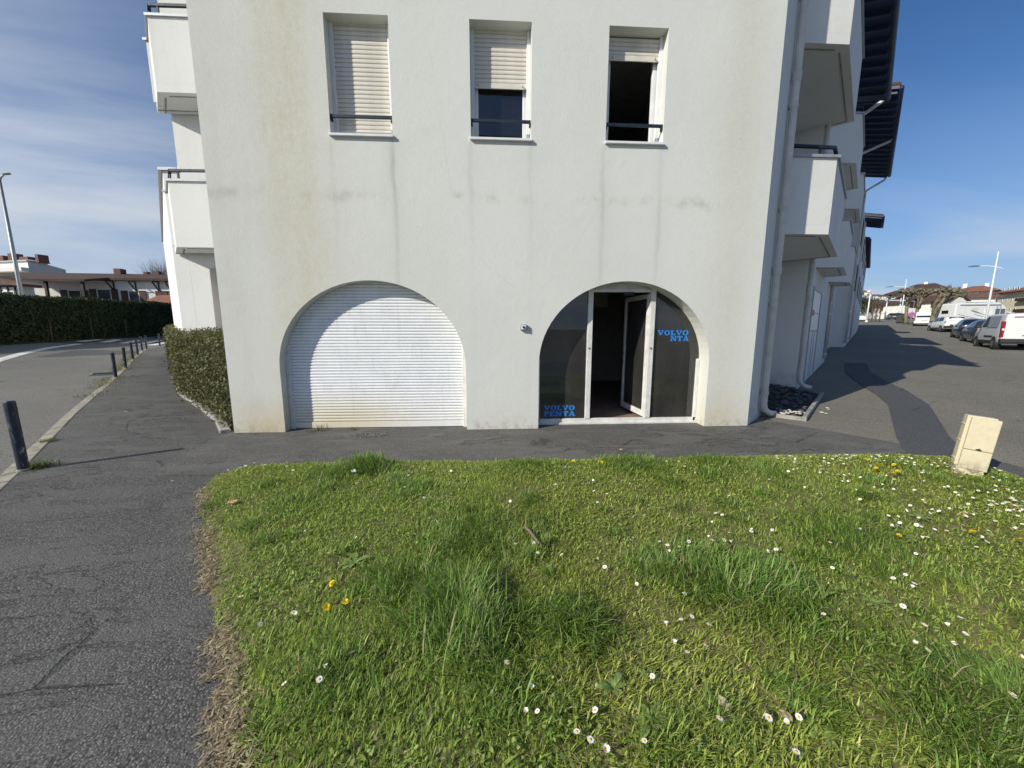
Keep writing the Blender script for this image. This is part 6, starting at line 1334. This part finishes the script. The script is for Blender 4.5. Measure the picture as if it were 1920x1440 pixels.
# right: houses beyond the parking
zR_ = 4.0
house('big_house', 'large white house under a broad brown hipped roof', 1672, 1778, 122, 112, 549, 533, 16, zR_, M['farwall'], M['tile_brown'], 'hip', 1.6, ((.12, 4.4, 1.4, 1.3, 'none'), (.3, 6.3, 1.2, 1.2, 'none'), (.45, 3.6, 1.6, 1.6, 'open'), (.7, 3.6, 1.6, 1.6, 'open'), (.85, 6.2, 1.2, 1.2, 'none'), (.3, 1.5, 1.4, 1.4, 'open')), chim=((.5, 8, .9, .5, M['farwall']),))
house('terrace_house', 'white house with rust red roof beside the cream apartment block', 1792, 1862, 118, 112, 545, 537, 12, zR_, M['farwall'], M['tile_red'], 'hip', 1.2, ((.2, 4.5, 1.4, 1.4, 'open'), (.6, 4.5, 1.4, 1.4, 'open')), chim=((.15, 6, 1.0, .9, M['farwall']), (.75, 6, .9, .7, M['farwall'])))
house('low_house', 'white gabled house with dull red roof above the motorhome', 1806, 1868, 92, 90, 556, 548, 11, 3.5, M['farwall'], M['tile_dull'], 'gable', .8, tuple((.1+.14*k, 3.6, .9, 1.1, 'none') for k in range(6)))
house('gable_wall_house', 'white house end with steep gable over the plane branches', 1780, 1812, 84, 84, 563, 549, 8, 3.2, M['farwall'], M['tile_dull'], 'front', .5, ((.4, 3.2, 1.0, 1.1, 'none'),))
cb, Lc, hc = house('cream_apartments', 'cream apartment block with small square windows and red hipped roof', 1874, 1990, 96, 80, 543, 531, 14, 3.4, M['farwall2'], M['tile_red'], 'hip', 1.3, tuple((f, 7.6-2.55*k, .6, .8, 'none') for f in (.06, .15, .24, .33) for k in range(3)), chim=((.32, 7, 1.1, 1.2, M['farwall']), (.42, 7, 1.0, 1.0, M['farwall'])))
for k in range(3): MB().box(Lc*.42, Lc*.60, -1.0, -.01, hc-2.6-2.6*k, hc-1.9-2.6*k).build('balcony', M['timber'], cb)
house('street_house', 'white house with brown roof and wide window behind the bare trees', 1622, 1650, 104, 104, 565, 557, 9, 3.8, M['farwall3'], M['tile_brown'], 'hip', .9, ((.25, 2.2, 2.0, 1.5, 'none'), (.65, 2.2, 1.4, 1.5, 'none')))
house('red_roof_house', 'small white house with orange roof close to the wing wall', 1606, 1621, 150, 150, 548, 539, 8, 4.5, M['farwall'], M['tile_red'], 'gable', .9, ((.5, 7, 1.4, 1.5, 'none'),))
house('chapel', 'small white gabled tower house above the bare trees', 1627, 1635, 168, 168, 551, 545, 3, 5, M['farwall'], M['farwall'], 'front', .2, ((.4, 12.0, .6, .9, 'none'),))
house('arcade_house', 'white flat-fronted house behind the gantry posts', 1652, 1702, 110, 106, 567, 562, 9, 3.9, M['farwall'], M['tile_dull'], 'gable', .5, ((.15, 2.0, 1.6, 1.6, 'open'), (.5, 2.0, 1.6, 1.6, 'open'), (.78, 2.0, 1.6, 1.6, 'open')))
house('pink_house', 'low pinkish house with terracotta roof between gantry and bare trees', 1642, 1664, 116, 116, 577, 571, 8, 3.9, paint('pink_render', (.50, .36, .29), .9), M['tile_red'], 'gable', .5, ((.3, 1.2, 1.4, 1.4, 'none'),))
for i, (a_, b_, ye, yr, w_) in enumerate(((1700, 1722, 568, 560, 88), (1722, 1748, 563, 555, 92), (1746, 1772, 566, 556, 86))):
    house('row_house', ['white row house with dark balcony seen between two plane trunks', 'tall white row house behind the white minibus', 'white row house behind the leaning plane branches'][i], a_, b_, w_, w_, ye, yr, 8, 3.3, M['farwall'], M['tile_brown'], 'front' if i != 1 else 'gable', .5, ((.2, 3.2, 1.2, 1.4, 'open'), (.6, 3.2, 1.2, 1.4, 'open'), (.25, .6, 1.3, 1.5, 'none')))
rs = np.random.default_rng(8)
for i in range(7):
    x = 1634+i*4.3; house('hillside_house', 'tiny white house on the far hillside', x, x+3.2, 330+i*6, 330+i*6, 556-rs.uniform(0, 3), 553-rs.uniform(0, 3), 8, 22, M['farwall'], M['tile_dull'], 'gable', .4, ((.3, 6, 1.4, 1.4, 'none'),))
for o in list(bpy.data.objects):
    if o.parent is None and o.name.startswith('hillside_house'): o['group'] = 'far hillside houses'
# distant wooded hill
hx_ = []; xs_ = np.linspace(1560, 2100, 46)
V, F = [], []
for i, x in enumerate(xs_):
    yt = 553.5-2.2*math.sin(i*.5)-1.2*math.sin(i*1.3+1)
    for k, (ww, yy) in enumerate(((300, 606), (360, 575), (420, 562), (480, yt), (620, yt+6))): V.append(tuple(px(x, yy, ww)))
for i in range(len(xs_)-1):
    for k in range(4): F.append((i*5+k, (i+1)*5+k, (i+1)*5+k+1, i*5+k+1))
t = NT('hill_woods'); t.set(t.mix(t.noise(t.geo(), .05, 6, .7), (.03, .045, .03), (.09, .10, .06)), .95)
tag(mesh_obj('hill', V, F, t.m, smooth=True), 'low wooded hill on the horizon behind the houses', 'hill', kind='structure')
